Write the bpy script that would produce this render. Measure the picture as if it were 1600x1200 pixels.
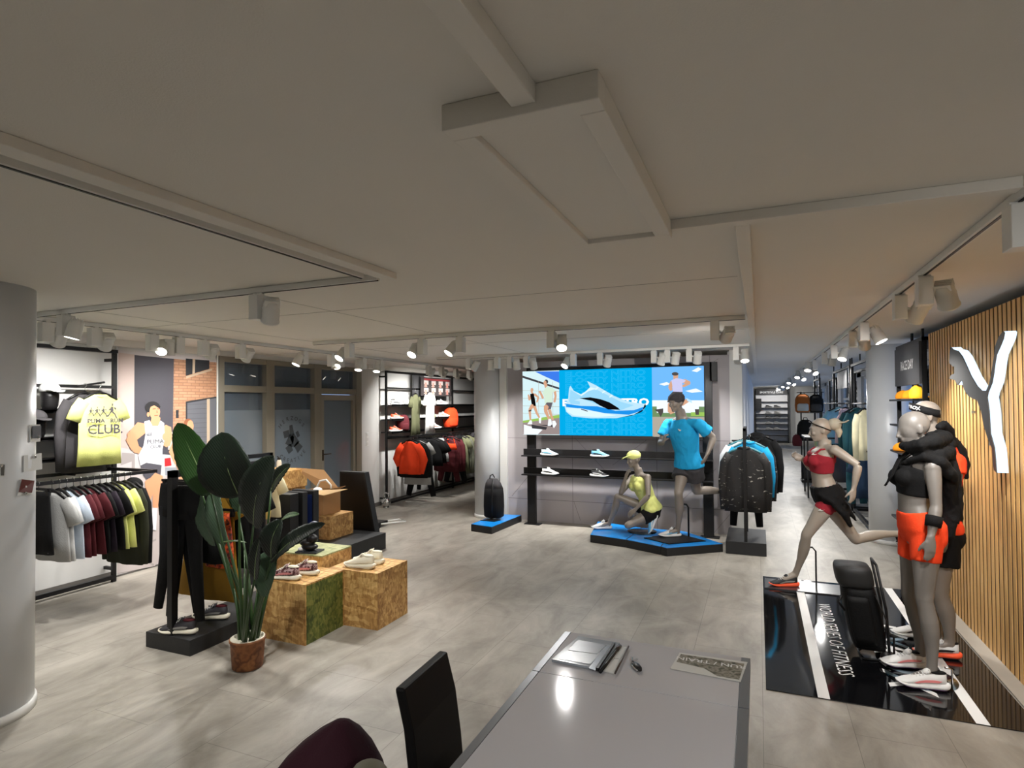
import bpy, bmesh, math, random
from mathutils import Vector, Matrix, noise
random.seed(7)
PI = math.pi
for o in list(bpy.data.objects): bpy.data.objects.remove(o)
SC = bpy.context.scene
COL = SC.collection

# ------------------------------------------------------------------ camera, world, exposure
CAM_R = ((0.9221847, 0.38666556, -0.00806919), (-0.01394968, 0.01240452, -0.99982575), (-0.38649809, 0.92213658, 0.01683312))
CAM_F, CAM_SY, EYE = 917.92, 17.57, 1.8
cd = bpy.data.cameras.new('camera'); cam = bpy.data.objects.new('camera', cd); COL.objects.link(cam)
cd.sensor_fit = 'HORIZONTAL'; cd.sensor_width = 36; cd.lens = CAM_F / 1600 * 36; cd.shift_y = CAM_SY / 1600
cd.clip_start = 0.05; cd.clip_end = 200
r_, d_, f_ = CAM_R
cam.matrix_world = Matrix(((r_[0], -d_[0], -f_[0], 0), (r_[1], -d_[1], -f_[1], 0), (r_[2], -d_[2], -f_[2], EYE), (0, 0, 0, 1)))
SC.camera = cam
SC.view_settings.view_transform = 'Standard'; SC.view_settings.look = 'None'
SC.view_settings.exposure = 0.0; SC.view_settings.gamma = 1; SC.view_settings.use_curve_mapping = False
W = bpy.data.worlds.new('dusk'); SC.world = W; W.use_nodes = True
W.node_tree.nodes['Background'].inputs[0].default_value = (0.24, 0.38, 0.68, 1)
W.node_tree.nodes['Background'].inputs[1].default_value = 3.8
LAMP_W = 22.5       # watts of a lit track spotlight
CEIL = 2.53

def at(px, py, X=None, Y=None, Z=None):
    """survey helper: the point of a known plane seen at a photo pixel"""
    a, b = (px - 800) / CAM_F, (py - 600 - CAM_SY) / CAM_F
    d = [CAM_R[0][i] * a + CAM_R[1][i] * b + CAM_R[2][i] for i in range(3)]
    t = (Z - EYE) / d[2] if Z is not None else (Y / d[1] if Y is not None else X / d[0])
    return Vector((d[0] * t, d[1] * t, EYE + d[2] * t))

def area(name, loc, size, watts, col=(1, 1, 1), rot=(0, 0, 0), sy=None):
    l = bpy.data.lights.new(name, 'AREA'); l.energy = watts; l.color = col; l.size = size
    if sy: l.shape = 'RECTANGLE'; l.size_y = sy
    o = bpy.data.objects.new(name, l); o.location = loc; o.rotation_euler = rot; COL.objects.link(o); return o

# ------------------------------------------------------------------ materials
def srgb(r, g, b):
    f = lambda c: (c / 255 / 12.92) if c / 255 <= .04045 else ((c / 255 + .055) / 1.055) ** 2.4
    return (f(r), f(g), f(b), 1)
MATS = {}
def mat(name, rgb, rough=.6, metal=0, emit=0, noise_amt=0, noise_scale=8, bump=0, bump_scale=60, spec=.5, sheen=0):
    if name in MATS: return MATS[name]
    m = bpy.data.materials.new(name); m.use_nodes = True; nt = m.node_tree; b = nt.nodes['Principled BSDF']
    c = srgb(*rgb)
    b.inputs['Base Color'].default_value = c; b.inputs['Roughness'].default_value = rough; b.inputs['Metallic'].default_value = metal
    b.inputs['Specular IOR Level'].default_value = spec
    if sheen: b.inputs['Sheen Weight'].default_value = sheen
    if emit: b.inputs['Emission Color'].default_value = c; b.inputs['Emission Strength'].default_value = emit
    tc = nt.nodes.new('ShaderNodeTexCoord')
    if noise_amt:
        n = nt.nodes.new('ShaderNodeTexNoise'); n.inputs['Scale'].default_value = noise_scale; n.inputs['Detail'].default_value = 5
        nt.links.new(tc.outputs['Object'], n.inputs['Vector'])
        mx = nt.nodes.new('ShaderNodeMix'); mx.data_type = 'RGBA'
        mx.inputs[6].default_value = tuple(x * (1 - noise_amt) for x in c[:3]) + (1,)
        mx.inputs[7].default_value = tuple(min(1, x * (1 + noise_amt)) for x in c[:3]) + (1,)
        nt.links.new(n.outputs['Fac'], mx.inputs[0]); nt.links.new(mx.outputs[2], b.inputs['Base Color'])
    if bump:
        n2 = nt.nodes.new('ShaderNodeTexNoise'); n2.inputs['Scale'].default_value = bump_scale; n2.inputs['Detail'].default_value = 4
        nt.links.new(tc.outputs['Object'], n2.inputs['Vector'])
        bp = nt.nodes.new('ShaderNodeBump'); bp.inputs['Strength'].default_value = bump; bp.inputs['Distance'].default_value = .01
        nt.links.new(n2.outputs['Fac'], bp.inputs['Height']); nt.links.new(bp.outputs[0], b.inputs['Normal'])
    MATS[name] = m; return m
def fabric(name, rgb, rough=.85): return mat(name, rgb, rough, bump=.25, bump_scale=120, noise_amt=.12, noise_scale=14, spec=.25)
def emis(name, rgb, s=1.0):
    if name in MATS: return MATS[name]
    m = bpy.data.materials.new(name); m.use_nodes = True; nt = m.node_tree
    nt.nodes.remove(nt.nodes['Principled BSDF']); e = nt.nodes.new('ShaderNodeEmission')
    e.inputs[0].default_value = srgb(*rgb); e.inputs[1].default_value = s
    nt.links.new(e.outputs[0], nt.nodes['Material Output'].inputs[0]); MATS[name] = m; return m
def glass(name, tint, gloss_rough=0.0, haze=0.0, hazecol=(120, 130, 140), ior=1.5):
    m = bpy.data.materials.new(name); m.use_nodes = True; nt = m.node_tree; nt.nodes.remove(nt.nodes['Principled BSDF'])
    t = nt.nodes.new('ShaderNodeBsdfTransparent'); t.inputs[0].default_value = srgb(*tint)
    g = nt.nodes.new('ShaderNodeBsdfGlossy'); g.inputs['Roughness'].default_value = gloss_rough
    d = nt.nodes.new('ShaderNodeBsdfDiffuse'); d.inputs[0].default_value = srgb(*hazecol)
    fr = nt.nodes.new('ShaderNodeFresnel'); fr.inputs[0].default_value = ior
    m1 = nt.nodes.new('ShaderNodeMixShader'); m1.inputs[0].default_value = haze
    nt.links.new(t.outputs[0], m1.inputs[1]); nt.links.new(d.outputs[0], m1.inputs[2])
    m2 = nt.nodes.new('ShaderNodeMixShader'); nt.links.new(fr.outputs[0], m2.inputs[0])
    nt.links.new(m1.outputs[0], m2.inputs[1]); nt.links.new(g.outputs[0], m2.inputs[2])
    nt.links.new(m2.outputs[0], nt.nodes['Material Output'].inputs[0]); MATS[name] = m; return m

def m_floor():
    m = mat('vinyl_floor', (150, 142, 130), .42, spec=.4); nt = m.node_tree; b = nt.nodes['Principled BSDF']; L = nt.links.new
    tc = nt.nodes.new('ShaderNodeTexCoord'); mp = nt.nodes.new('ShaderNodeMapping'); mp.inputs['Rotation'].default_value = (0, 0, PI / 2)
    L(tc.outputs['Object'], mp.inputs[0])
    br = nt.nodes.new('ShaderNodeTexBrick'); br.offset = .5; br.inputs['Scale'].default_value = 1
    br.inputs['Brick Width'].default_value = .92; br.inputs['Row Height'].default_value = .46; br.inputs['Mortar Size'].default_value = .0018
    br.inputs['Color1'].default_value = (.93, .93, .93, 1); br.inputs['Color2'].default_value = (1.0, 1.0, 1.0, 1); br.inputs['Mortar'].default_value = (.55, .55, .55, 1)
    L(mp.outputs[0], br.inputs[0])
    n = nt.nodes.new('ShaderNodeTexNoise'); n.inputs['Scale'].default_value = 2.2; n.inputs['Detail'].default_value = 9; n.inputs['Roughness'].default_value = .65; n.inputs['Distortion'].default_value = .6
    ms = nt.nodes.new('ShaderNodeMapping'); ms.inputs['Scale'].default_value = (1.6, .8, 1); L(tc.outputs['Object'], ms.inputs[0]); L(ms.outputs[0], n.inputs[0])
    cr = nt.nodes.new('ShaderNodeValToRGB'); e = cr.color_ramp.elements
    e[0].position = .32; e[0].color = srgb(134, 128, 118); e[1].position = .68; e[1].color = srgb(176, 170, 159)
    L(n.outputs['Fac'], cr.inputs[0])
    mx = nt.nodes.new('ShaderNodeMix'); mx.data_type = 'RGBA'; mx.blend_type = 'MULTIPLY'; mx.inputs[0].default_value = 1
    L(cr.outputs[0], mx.inputs[6]); L(br.outputs[0], mx.inputs[7]); L(mx.outputs[2], b.inputs['Base Color'])
    bp = nt.nodes.new('ShaderNodeBump'); bp.inputs['Strength'].default_value = .08; bp.inputs['Distance'].default_value = .004
    n3 = nt.nodes.new('ShaderNodeTexNoise'); n3.inputs['Scale'].default_value = 45; L(tc.outputs['Object'], n3.inputs[0]); L(n3.outputs['Fac'], bp.inputs['Height']); L(bp.outputs[0], b.inputs['Normal'])
    return m
def m_osb(name, c0, c1, c2):
    m = mat(name, (180, 140, 80), .6); nt = m.node_tree; b = nt.nodes['Principled BSDF']; L = nt.links.new
    tc = nt.nodes.new('ShaderNodeTexCoord'); nz = nt.nodes.new('ShaderNodeTexNoise'); nz.inputs['Scale'].default_value = 7; L(tc.outputs['Object'], nz.inputs[0])
    ad = nt.nodes.new('ShaderNodeVectorMath'); ad.operation = 'MULTIPLY_ADD'; ad.inputs[1].default_value = (.07, .07, .07)
    L(nz.outputs['Color'], ad.inputs[0]); L(tc.outputs['Object'], ad.inputs[2])
    outs = []
    for k, (sc, rot) in enumerate((((9, 75, 34), .5), ((62, 11, 20), -.6))):
        mp = nt.nodes.new('ShaderNodeMapping'); mp.inputs['Scale'].default_value = sc; mp.inputs['Rotation'].default_value = (rot, rot, rot); L(ad.outputs[0], mp.inputs[0])
        v = nt.nodes.new('ShaderNodeTexVoronoi'); v.inputs['Scale'].default_value = 1; L(mp.outputs[0], v.inputs[0])
        s = nt.nodes.new('ShaderNodeSeparateColor'); L(v.outputs['Color'], s.inputs[0]); outs.append(s.outputs[k])
    mm = nt.nodes.new('ShaderNodeMath'); mm.operation = 'MULTIPLY_ADD'; mm.inputs[1].default_value = .55; L(outs[0], mm.inputs[0])
    m2 = nt.nodes.new('ShaderNodeMath'); m2.operation = 'MULTIPLY'; m2.inputs[1].default_value = .45; L(outs[1], m2.inputs[0]); L(m2.outputs[0], mm.inputs[2])
    cr = nt.nodes.new('ShaderNodeValToRGB'); e = cr.color_ramp.elements
    e[0].position = .12; e[0].color = srgb(*c0); e[1].position = .9; e[1].color = srgb(*c2); x = e.new(.5); x.color = srgb(*c1)
    L(mm.outputs[0], cr.inputs[0]); L(cr.outputs[0], b.inputs['Base Color'])
    bp = nt.nodes.new('ShaderNodeBump'); bp.inputs['Strength'].default_value = .15; bp.inputs['Distance'].default_value = .003; L(mm.outputs[0], bp.inputs['Height']); L(bp.outputs[0], b.inputs['Normal'])
    return m
def m_wood():
    m = mat('oak_slats', (196, 150, 92), .5); nt = m.node_tree; b = nt.nodes['Principled BSDF']; L = nt.links.new
    tc = nt.nodes.new('ShaderNodeTexCoord'); mp = nt.nodes.new('ShaderNodeMapping'); mp.inputs['Scale'].default_value = (5, 6, 1.0); L(tc.outputs['Object'], mp.inputs[0])
    n = nt.nodes.new('ShaderNodeTexNoise'); n.inputs['Scale'].default_value = 3; n.inputs['Detail'].default_value = 6; n.inputs['Distortion'].default_value = .8; L(mp.outputs[0], n.inputs[0])
    cr = nt.nodes.new('ShaderNodeValToRGB'); e = cr.color_ramp.elements
    e[0].position = .3; e[0].color = srgb(208, 158, 88); e[1].position = .7; e[1].color = srgb(236, 190, 120); L(n.outputs['Fac'], cr.inputs[0]); L(cr.outputs[0], b.inputs['Base Color'])
    return m
def m_wavy(name, rgb, lines=90):
    m = mat(name, rgb, .5, spec=.3); nt = m.node_tree; b = nt.nodes['Principled BSDF']; L = nt.links.new
    tc = nt.nodes.new('ShaderNodeTexCoord'); w = nt.nodes.new('ShaderNodeTexWave'); w.bands_direction = 'DIAGONAL'; w.inputs['Scale'].default_value = lines; w.inputs['Distortion'].default_value = 1.2
    L(tc.outputs['Object'], w.inputs[0]); bp = nt.nodes.new('ShaderNodeBump'); bp.inputs['Strength'].default_value = .15; bp.inputs['Distance'].default_value = .01
    L(w.outputs['Fac'], bp.inputs['Height']); L(bp.outputs[0], b.inputs['Normal']); return m
def m_camo():
    m = mat('black_print', (16, 15, 15), .7); nt = m.node_tree; b = nt.nodes['Principled BSDF']; L = nt.links.new
    tc = nt.nodes.new('ShaderNodeTexCoord'); v = nt.nodes.new('ShaderNodeTexNoise'); v.inputs['Scale'].default_value = 9; v.inputs['Detail'].default_value = 3; v.inputs['Distortion'].default_value = 2
    mp = nt.nodes.new('ShaderNodeMapping'); mp.inputs['Scale'].default_value = (1, 1, 2.4); L(tc.outputs['Object'], mp.inputs[0]); L(mp.outputs[0], v.inputs[0])
    cr = nt.nodes.new('ShaderNodeValToRGB'); e = cr.color_ramp.elements; e[0].position = .655; e[0].color = srgb(26, 24, 24); e[1].position = .69; e[1].color = srgb(170, 166, 158)
    L(v.outputs['Fac'], cr.inputs[0]); L(cr.outputs[0], b.inputs['Base Color']); return m
def m_smoke(name, cols, scale=7):
    m = mat(name, cols[0], .7); nt = m.node_tree; b = nt.nodes['Principled BSDF']; L = nt.links.new
    tc = nt.nodes.new('ShaderNodeTexCoord'); n = nt.nodes.new('ShaderNodeTexNoise'); n.inputs['Scale'].default_value = scale; n.inputs['Detail'].default_value = 3; L(tc.outputs['Object'], n.inputs[0])
    cr = nt.nodes.new('ShaderNodeValToRGB'); e = cr.color_ramp.elements; e[0].position = .35; e[0].color = srgb(*cols[0]); e[1].position = .65; e[1].color = srgb(*cols[-1])
    for i, c in enumerate(cols[1:-1]): x = e.new(.35 + .3 * (i + 1) / (len(cols) - 1)); x.color = srgb(*c)
    L(n.outputs['Fac'], cr.inputs[0]); L(cr.outputs[0], b.inputs['Base Color']); return m

FLOOR = m_floor()
OSB = m_osb('osb_board', (150, 108, 56), (188, 144, 84), (220, 182, 118))
OSBG = m_osb('osb_board_green', (58, 74, 26), (98, 108, 44), (130, 132, 64))
OSBT = m_osb('osb_board_sage', (120, 130, 84), (148, 150, 104), (176, 172, 124))
OAK = m_wood()
CEILM = mat('ceiling_plaster', (226, 222, 214), .9, bump=.12, bump_scale=220, noise_amt=.02, noise_scale=2)
WHITE = mat('white_paint', (212, 211, 207), .7)
WALLM = mat('wall_paint', (208, 207, 204), .8, noise_amt=.02)
COLM = mat('column_paint', (206, 208, 210), .35, noise_amt=.02)
TILE = mat('grey_wall_panel', (172, 166, 168), .55, noise_amt=.03, noise_scale=3)
SEAM = mat('panel_seam', (112, 107, 108), .7)
BLK = mat('black_powder_metal', (18, 17, 18), .45, spec=.35)
BLKW = mat('black_board', (22, 23, 25), .5, noise_amt=.2, noise_scale=6, bump=.1)
DKG = mat('dark_grey_panel', (66, 66, 68), .6)
LAMPW = mat('lamp_white', (222, 222, 218), .45)
SKIN = mat('mannequin_grey', (132, 122, 112), .42, noise_amt=.03)
SKIN2 = mat('mannequin_pale_grey', (160, 150, 138), .42, noise_amt=.03)
SKIN3 = mat('mannequin_mid_grey', (122, 117, 112), .4, noise_amt=.03)
CHROME = mat('chrome', (200, 200, 200), .18, 1)
STEEL = mat('brushed_steel', (150, 150, 150), .35, 1)
FRAME = mat('window_frame_taupe', (128, 122, 108), .5)
TEXTW = mat('print_white', (226, 226, 224), .6)
LENS = emis('lamp_lens_lit', (255, 248, 232), 14)
LENSOFF = mat('lamp_lens_shade', (190, 188, 180), .4)
F_BLACK = fabric('fabric_black', (15, 15, 16))
F_DKG = fabric('fabric_charcoal', (62, 60, 62))
F_WHITE = fabric('fabric_white', (216, 216, 214))
F_GREY = fabric('fabric_light_grey', (170, 170, 168))
F_BURG = fabric('fabric_burgundy', (84, 30, 36))
F_YEL = fabric('fabric_pale_yellow', (226, 230, 140))
F_RED = fabric('fabric_raspberry', (150, 38, 50))
F_ORG = fabric('fabric_neon_orange', (255, 74, 34))
F_BLUE = fabric('fabric_bright_blue', (28, 152, 204))
F_OLV = fabric('fabric_olive', (120, 122, 92))
F_MUST = fabric('fabric_mustard', (150, 112, 34))
F_TEAL = fabric('fabric_teal', (36, 78, 86))
F_NAVY = fabric('fabric_navy', (34, 52, 74))
F_CREAM = fabric('fabric_cream', (220, 212, 176))
F_MAUVE = fabric('fabric_mauve', (140, 122, 124))
F_AMB = fabric('fabric_amber', (240, 150, 30))
F_BROWN = fabric('fabric_brown', (150, 84, 34))
CAMO = m_camo()

# ------------------------------------------------------------------ tagging
def tag(o, label=None, cat=None, group=None, kind=None):
    if label: o['label'] = label
    if cat: o['category'] = cat
    if group: o['group'] = group
    if kind: o['kind'] = kind
    return o
def empty(name, loc=(0, 0, 0), rz=0, label=None, cat=None, group=None):
    o = bpy.data.objects.new(name, None); o.location = loc; o.rotation_euler = (0, 0, rz); o.empty_display_size = .05
    COL.objects.link(o); return tag(o, label, cat, group)
def copy_tree(o, parent=None):
    c = o.copy(); COL.objects.link(c); c.parent = parent
    for ch in list(o.children): copy_tree(ch, c)
    return c
def place_copy(o, loc, rz, label, group=None, sc=None):
    c = copy_tree(o); c.location = loc; c.rotation_euler = (0, 0, rz)
    if sc: c.scale = (sc,) * 3 if isinstance(sc, (int, float)) else sc
    c['label'] = label
    if group: c['group'] = group
    return c

# ------------------------------------------------------------------ mesh builder
class MB:
    def __init__(s): s.v = []; s.f = []; s.m = []; s.sm = []
    def add(s, vs, fs, mi=0, smooth=False):
        n = len(s.v); s.v += [tuple(p) for p in vs]
        for f in fs: s.f.append(tuple(i + n for i in f)); s.m.append(mi); s.sm.append(smooth)
    def box(s, x0, x1, y0, y1, z0, z1, mi=0):
        if x0 > x1: x0, x1 = x1, x0
        if y0 > y1: y0, y1 = y1, y0
        if z0 > z1: z0, z1 = z1, z0
        vs = [(x, y, z) for z in (z0, z1) for y in (y0, y1) for x in (x0, x1)]
        s.add(vs, [(0, 2, 3, 1), (4, 5, 7, 6), (0, 1, 5, 4), (2, 6, 7, 3), (0, 4, 6, 2), (1, 3, 7, 5)], mi); return s
    def bar(s, a, b, w, h=None, mi=0, up=(0, 0, 1)):
        a = Vector(a); b = Vector(b); h = h or w; d = (b - a).normalized(); u = Vector(up)
        if abs(d.dot(u)) > .95: u = Vector((1, 0, 0))
        x = d.cross(u).normalized(); z = x.cross(d).normalized()
        vs = [p + x * sx * w / 2 + z * sz * h / 2 for p in (a, b) for sx, sz in ((-1, -1), (1, -1), (1, 1), (-1, 1))]
        s.add(vs, [(0, 1, 2, 3), (7, 6, 5, 4), (0, 4, 5, 1), (1, 5, 6, 2), (2, 6, 7, 3), (3, 7, 4, 0)], mi); return s
    def loft(s, rings, cap=True, mi=0, smooth=True, closed=True):
        n = len(rings[0]); vs = [p for r in rings for p in r]; fs = []
        for i in range(len(rings) - 1):
            for j in range(n if closed else n - 1):
                k = (j + 1) % n; fs.append((i * n + j, i * n + k, (i + 1) * n + k, (i + 1) * n + j))
        if cap: fs.append(tuple(range(n))[::-1]); fs.append(tuple((len(rings) - 1) * n + j for j in range(n)))
        s.add(vs, fs, mi, smooth); return s
    def tube(s, pts, rad, n=10, mi=0, cap=True, side=None, flat=1.0, exp=2.0):
        pts = [Vector(p) for p in pts]
        if not isinstance(rad, (list, tuple)): rad = [rad] * len(pts)
        rings = []; prev = Vector(side) if side else None
        for i, p in enumerate(pts):
            d = (pts[min(i + 1, len(pts) - 1)] - pts[max(i - 1, 0)]).normalized()
            if prev is None:
                prev = d.cross(Vector((0, 0, 1)))
                if prev.length < .1: prev = d.cross(Vector((0, 1, 0)))
            x = (prev - d * prev.dot(d)).normalized(); prev = x; y = d.cross(x)
            ra = rad[i]; ra, rb = ra if isinstance(ra, (list, tuple)) else (ra, ra * flat)
            ring = []
            for k in range(n):
                t = 2 * PI * k / n; c, q = math.cos(t), math.sin(t)
                if exp != 2.0: c = math.copysign(abs(c) ** (2 / exp), c); q = math.copysign(abs(q) ** (2 / exp), q)
                ring.append(p + x * c * ra + y * q * rb)
            rings.append(ring)
        return s.loft(rings, cap, mi)
    def cyl(s, c, r, h, n=24, mi=0, r2=None):
        c = Vector(c); r2 = r if r2 is None else r2
        rg = [[c + Vector((math.cos(2 * PI * k / n) * rr, math.sin(2 * PI * k / n) * rr, z)) for k in range(n)] for rr, z in ((r, 0), (r2, h))]
        n0 = len(s.f); s.loft(rg, True, mi)
        s.sm[-1] = s.sm[-2] = False; return s
    def lathe(s, prof, n=32, c=(0, 0, 0), mi=0):
        c = Vector(c); return s.loft([[c + Vector((math.cos(2 * PI * k / n) * r, math.sin(2 * PI * k / n) * r, z)) for k in range(n)] for r, z in prof], True, mi)
    def ell(s, c, r, rot=None, nu=16, nv=10, mi=0):
        c = Vector(c); R = rot or Matrix.Identity(3); rings = []
        for i in range(nv + 1):
            ph = PI * (i + .02 if i == 0 else (i - .02 if i == nv else i)) / nv
            rings.append([c + R @ Vector((r[0] * math.sin(ph) * math.cos(2 * PI * k / nu), r[1] * math.sin(ph) * math.sin(2 * PI * k / nu), -r[2] * math.cos(ph))) for k in range(nu)])
        return s.loft(rings, True, mi)
    def prism(s, pts, vec, mi=0):
        pts = [Vector(p) for p in pts]; v = Vector(vec); n = len(pts)
        s.add(pts + [p + v for p in pts], [tuple(range(n)), tuple(range(2 * n - 1, n - 1, -1))] + [(i, n + i, n + (i + 1) % n, (i + 1) % n) for i in range(n)], mi); return s
    def poly(s, pts, mi=0): s.add(pts, [tuple(range(len(pts)))], mi); return s
    def mesh(s, name, mats):
        me = bpy.data.meshes.new(name); me.from_pydata(s.v, [], s.f)
        for m in (mats if isinstance(mats, (list, tuple)) else [mats]): me.materials.append(m)
        me.polygons.foreach_set('material_index', s.m); me.polygons.foreach_set('use_smooth', s.sm)
        bm = bmesh.new(); bm.from_mesh(me); bmesh.ops.recalc_face_normals(bm, faces=bm.faces)
        ng = [f for f in bm.faces if len(f.verts) > 8]
        if ng: bmesh.ops.triangulate(bm, faces=ng)
        bm.to_mesh(me); bm.free(); me.update(); return me
    def build(s, name, mats, parent=None, bevel=0, loc=None, rot=None, label=None, subd=0):
        o = bpy.data.objects.new(name, s.mesh(name, mats)); COL.objects.link(o)
        if parent: o.parent = parent
        if loc is not None: o.location = loc
        if rot is not None: o.rotation_euler = rot
        if bevel:
            b = o.modifiers.new('b', 'BEVEL'); b.width = bevel; b.segments = 2; b.limit_method = 'ANGLE'; b.angle_limit = .6; b.harden_normals = False
        if subd: q = o.modifiers.new('s', 'SUBSURF'); q.levels = subd; q.render_levels = subd
        if label: o['label'] = label
        return o
def structure(name, mb, mats, **k):
    o = mb.build(name, mats, **k); o['kind'] = 'structure'; return o

def bake(ob):
    dg = bpy.context.evaluated_depsgraph_get(); ev = ob.evaluated_get(dg); me = bpy.data.meshes.new_from_object(ev)
    ob.modifiers.clear(); old = ob.data; ob.data = me; bpy.data.meshes.remove(old); return ob
def blob(name, mb, m, parent, voxel=.008, smooth=6, wr=0, wrs=9, stretch=(1, 1, .45)):
    """one continuous skin grown over the solids of mb"""
    o = mb.build(name, m, parent)
    r = o.modifiers.new('r', 'REMESH'); r.mode = 'VOXEL'; r.voxel_size = voxel; r.use_smooth_shade = True
    s = o.modifiers.new('s', 'SMOOTH'); s.factor = .6; s.iterations = smooth
    bake(o)
    if wr:
        me = o.data; nr = [v.normal.copy() for v in me.vertices]
        for v, n in zip(me.vertices, nr):
            q = Vector((v.co.x * wrs * stretch[0], v.co.y * wrs * stretch[1], v.co.z * wrs * stretch[2]))
            a = noise.noise(q) + .5 * noise.noise(q * 2.3)
            v.co += n * (wr * (1 - 2 * abs(a)))
        me.update()
    for p in o.data.polygons: p.use_smooth = True
    return o
def text_mesh(body, size=1, extrude=0, sx=1, shear=0, outline=0, bold=0, align='CENTER'):
    c = bpy.data.curves.new('t', 'FONT'); c.body = body; c.size = size; c.extrude = extrude; c.shear = shear; c.align_x = align; c.align_y = 'CENTER'; c.resolution_u = 2
    c.offset = bold
    if outline: c.fill_mode = 'NONE'; c.bevel_depth = outline; c.bevel_resolution = 0
    o = bpy.data.objects.new('t', c); COL.objects.link(o)
    me = bpy.data.meshes.new_from_object(o.evaluated_get(bpy.context.evaluated_depsgraph_get()))
    bpy.data.objects.remove(o); bpy.data.curves.remove(c)
    vs = [(v.co.x * sx, v.co.y, v.co.z) for v in me.vertices]; fs = [tuple(p.vertices) for p in me.polygons]; bpy.data.meshes.remove(me)
    return vs, fs
def add_text(mb, body, size, M, mi=0, **k):
    vs, fs = text_mesh(body, size, **k); mb.add([M @ Vector(v) for v in vs], fs, mi)
def frame_mat(o, x, y):
    x = Vector(x).normalized(); y = Vector(y).normalized(); z = x.cross(y); o = Vector(o)
    return Matrix(((x[0], y[0], z[0], o[0]), (x[1], y[1], z[1], o[1]), (x[2], y[2], z[2], o[2]), (0, 0, 0, 1)))

# ------------------------------------------------------------------ the setting
structure('floor', MB().box(-6.5, 2.5, -4.5, 30.5, -.1, 0), FLOOR)
structure('ceiling', MB().box(-6.5, 2.5, -4.5, 30.5, CEIL, CEIL + .2), CEILM)
c = MB()                                     # thin grey joints of the plaster boards
for x in (-4.6, -3.0): c.box(x, x + .004, 2.75, 7.6, CEIL - .0015, CEIL)
for y in (3.6, 6.2): c.box(-6.3, -.1, y, y + .004, CEIL - .0015, CEIL)
structure('trim_1', c, mat('joint_grey', (150, 147, 140), .9))
w = MB().box(-6.55, -6.35, -4.5, 5.45, 0, CEIL).box(-6.55, -6.35, 8.36, 15.2, 0, CEIL).box(-6.55, -6.35, 5.45, 8.36, 2.46, CEIL)
structure('wall_left', w, WALLM)
structure('wall_back_left', MB().box(-6.5, -.35, 15, 15.2, 0, CEIL), WALLM)
structure('wall_corridor_left', MB().box(-.4, -.2, 8.8, 30.2, 0, CEIL), WALLM)
structure('wall_corridor_end', MB().box(-.4, 2.5, 30.0, 30.2, 0, CEIL), WALLM)
structure('wall_behind_camera', MB().box(-6.5, 2.5, -4.6, -4.4, 0, CEIL), WALLM)
w = MB().box(2.3, 2.5, -4.5, 7.2, 0, CEIL).box(2.3, 2.5, 7.2, 30.2, 0, .45).box(2.3, 2.5, 7.2, 30.2, 2.42, CEIL)
piers = [(9.2, 9.6), (12.6, 13.2), (16.4, 17.0), (20.2, 20.9), (24.2, 24.8), (28, 30.2)]
for a, b in piers: w.box(2.3, 2.5, a, b, .4, CEIL)
structure('wall_right', w, WALLM)
GL = glass('clear_glass', (225, 232, 238))
edges = [7.2] + [v for p in piers for v in p][:-1]
for k in range(0, len(edges) - 1, 2):
    a, b = edges[k], edges[k + 1]
    o = structure('window_%d' % (k // 2 + 2), MB().box(2.395, 2.405, a, b, .45, 2.42), GL)
    fr = MB(); m = (a + b) / 2
    for y in (a + .03, m, b - .03): fr.box(2.36, 2.44, y - .03, y + .03, .45, 2.42)
    for z in (.48, 1.9, 2.39): fr.box(2.361, 2.439, a, b, z - .03, z + .03)
    fr.build('window_frame', WHITE, o)

# screen wall with its seams
structure('wall_screen', MB().box(-3.68, -.36, 8.6, 8.8, 0, 2.47), TILE)
structure('trim_2', MB().box(-3.8, -3.68, 8.55, 8.85, 0, CEIL).box(-.36, -.2, 8.57, 8.85, 0, CEIL), WHITE)
s = MB()
for x in (-2.62, -1.36, -.62): s.box(x, x + .006, 8.5985, 8.6, 0, 2.47)
for z in (.33, 1.28): s.box(-3.68, -.36, 8.5985, 8.6, z, z + .006)
for x0, z0, x1, z1 in ((-3.62, .36, -3.2, .85), (-2.5, 0.05, -2.6, .33), (-2.58, 1.3, -2.1, .8), (-1.3, 1.9, -.5, 2.42), (-1.1, .35, -.55, .9), (-2.0, .9, -1.5, 1.28), (-.6, .0, -.38, .28), (-2.3, 2.47, -1.9, 2.33)):
    s.bar((x0, 8.5995, z0), (x1, 8.5995, z1), .004, .004)
structure('trim_3', s, SEAM)

# left facade: timber-grey frames with glass, a door in the third bay
X0 = -6.35
fr = MB()
for a, b in ((5.45, 5.53), (6.23, 6.38), (7.19, 7.35), (8.22, 8.36)): fr.box(X0 - .12, X0 + .03, a, b, 0, 2.46)
for z0, z1 in ((2.0, 2.09), (2.39, 2.46)): fr.box(X0 - .11, X0 + .02, 5.5, 8.3, z0, z1)
fr.box(X0 - .11, X0 + .02, 5.5, 7.25, 0, .12)
structure('window_1', fr, FRAME, bevel=.004)
gu, glw = glass('night_glass', (205, 215, 222), haze=.34, hazecol=(140, 156, 172), ior=1.7), glass('frosted_glass', (170, 180, 190), .04, haze=.55, hazecol=(150, 164, 176), ior=1.6)
w1 = bpy.data.objects['window_1']
for a, b in ((5.53, 6.23), (6.38, 7.19), (7.35, 8.22)):
    MB().box(X0 - .06, X0 - .05, a, b, 2.09, 2.39).build('pane', gu, w1)
    if a < 7.3:
        MB().box(X0 - .06, X0 - .05, a, b, 1.76, 2.0).build('pane', gu, w1); MB().box(X0 - .06, X0 - .05, a, b, .12, 1.76).build('pane', glw, w1)
dd = MB()
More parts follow.
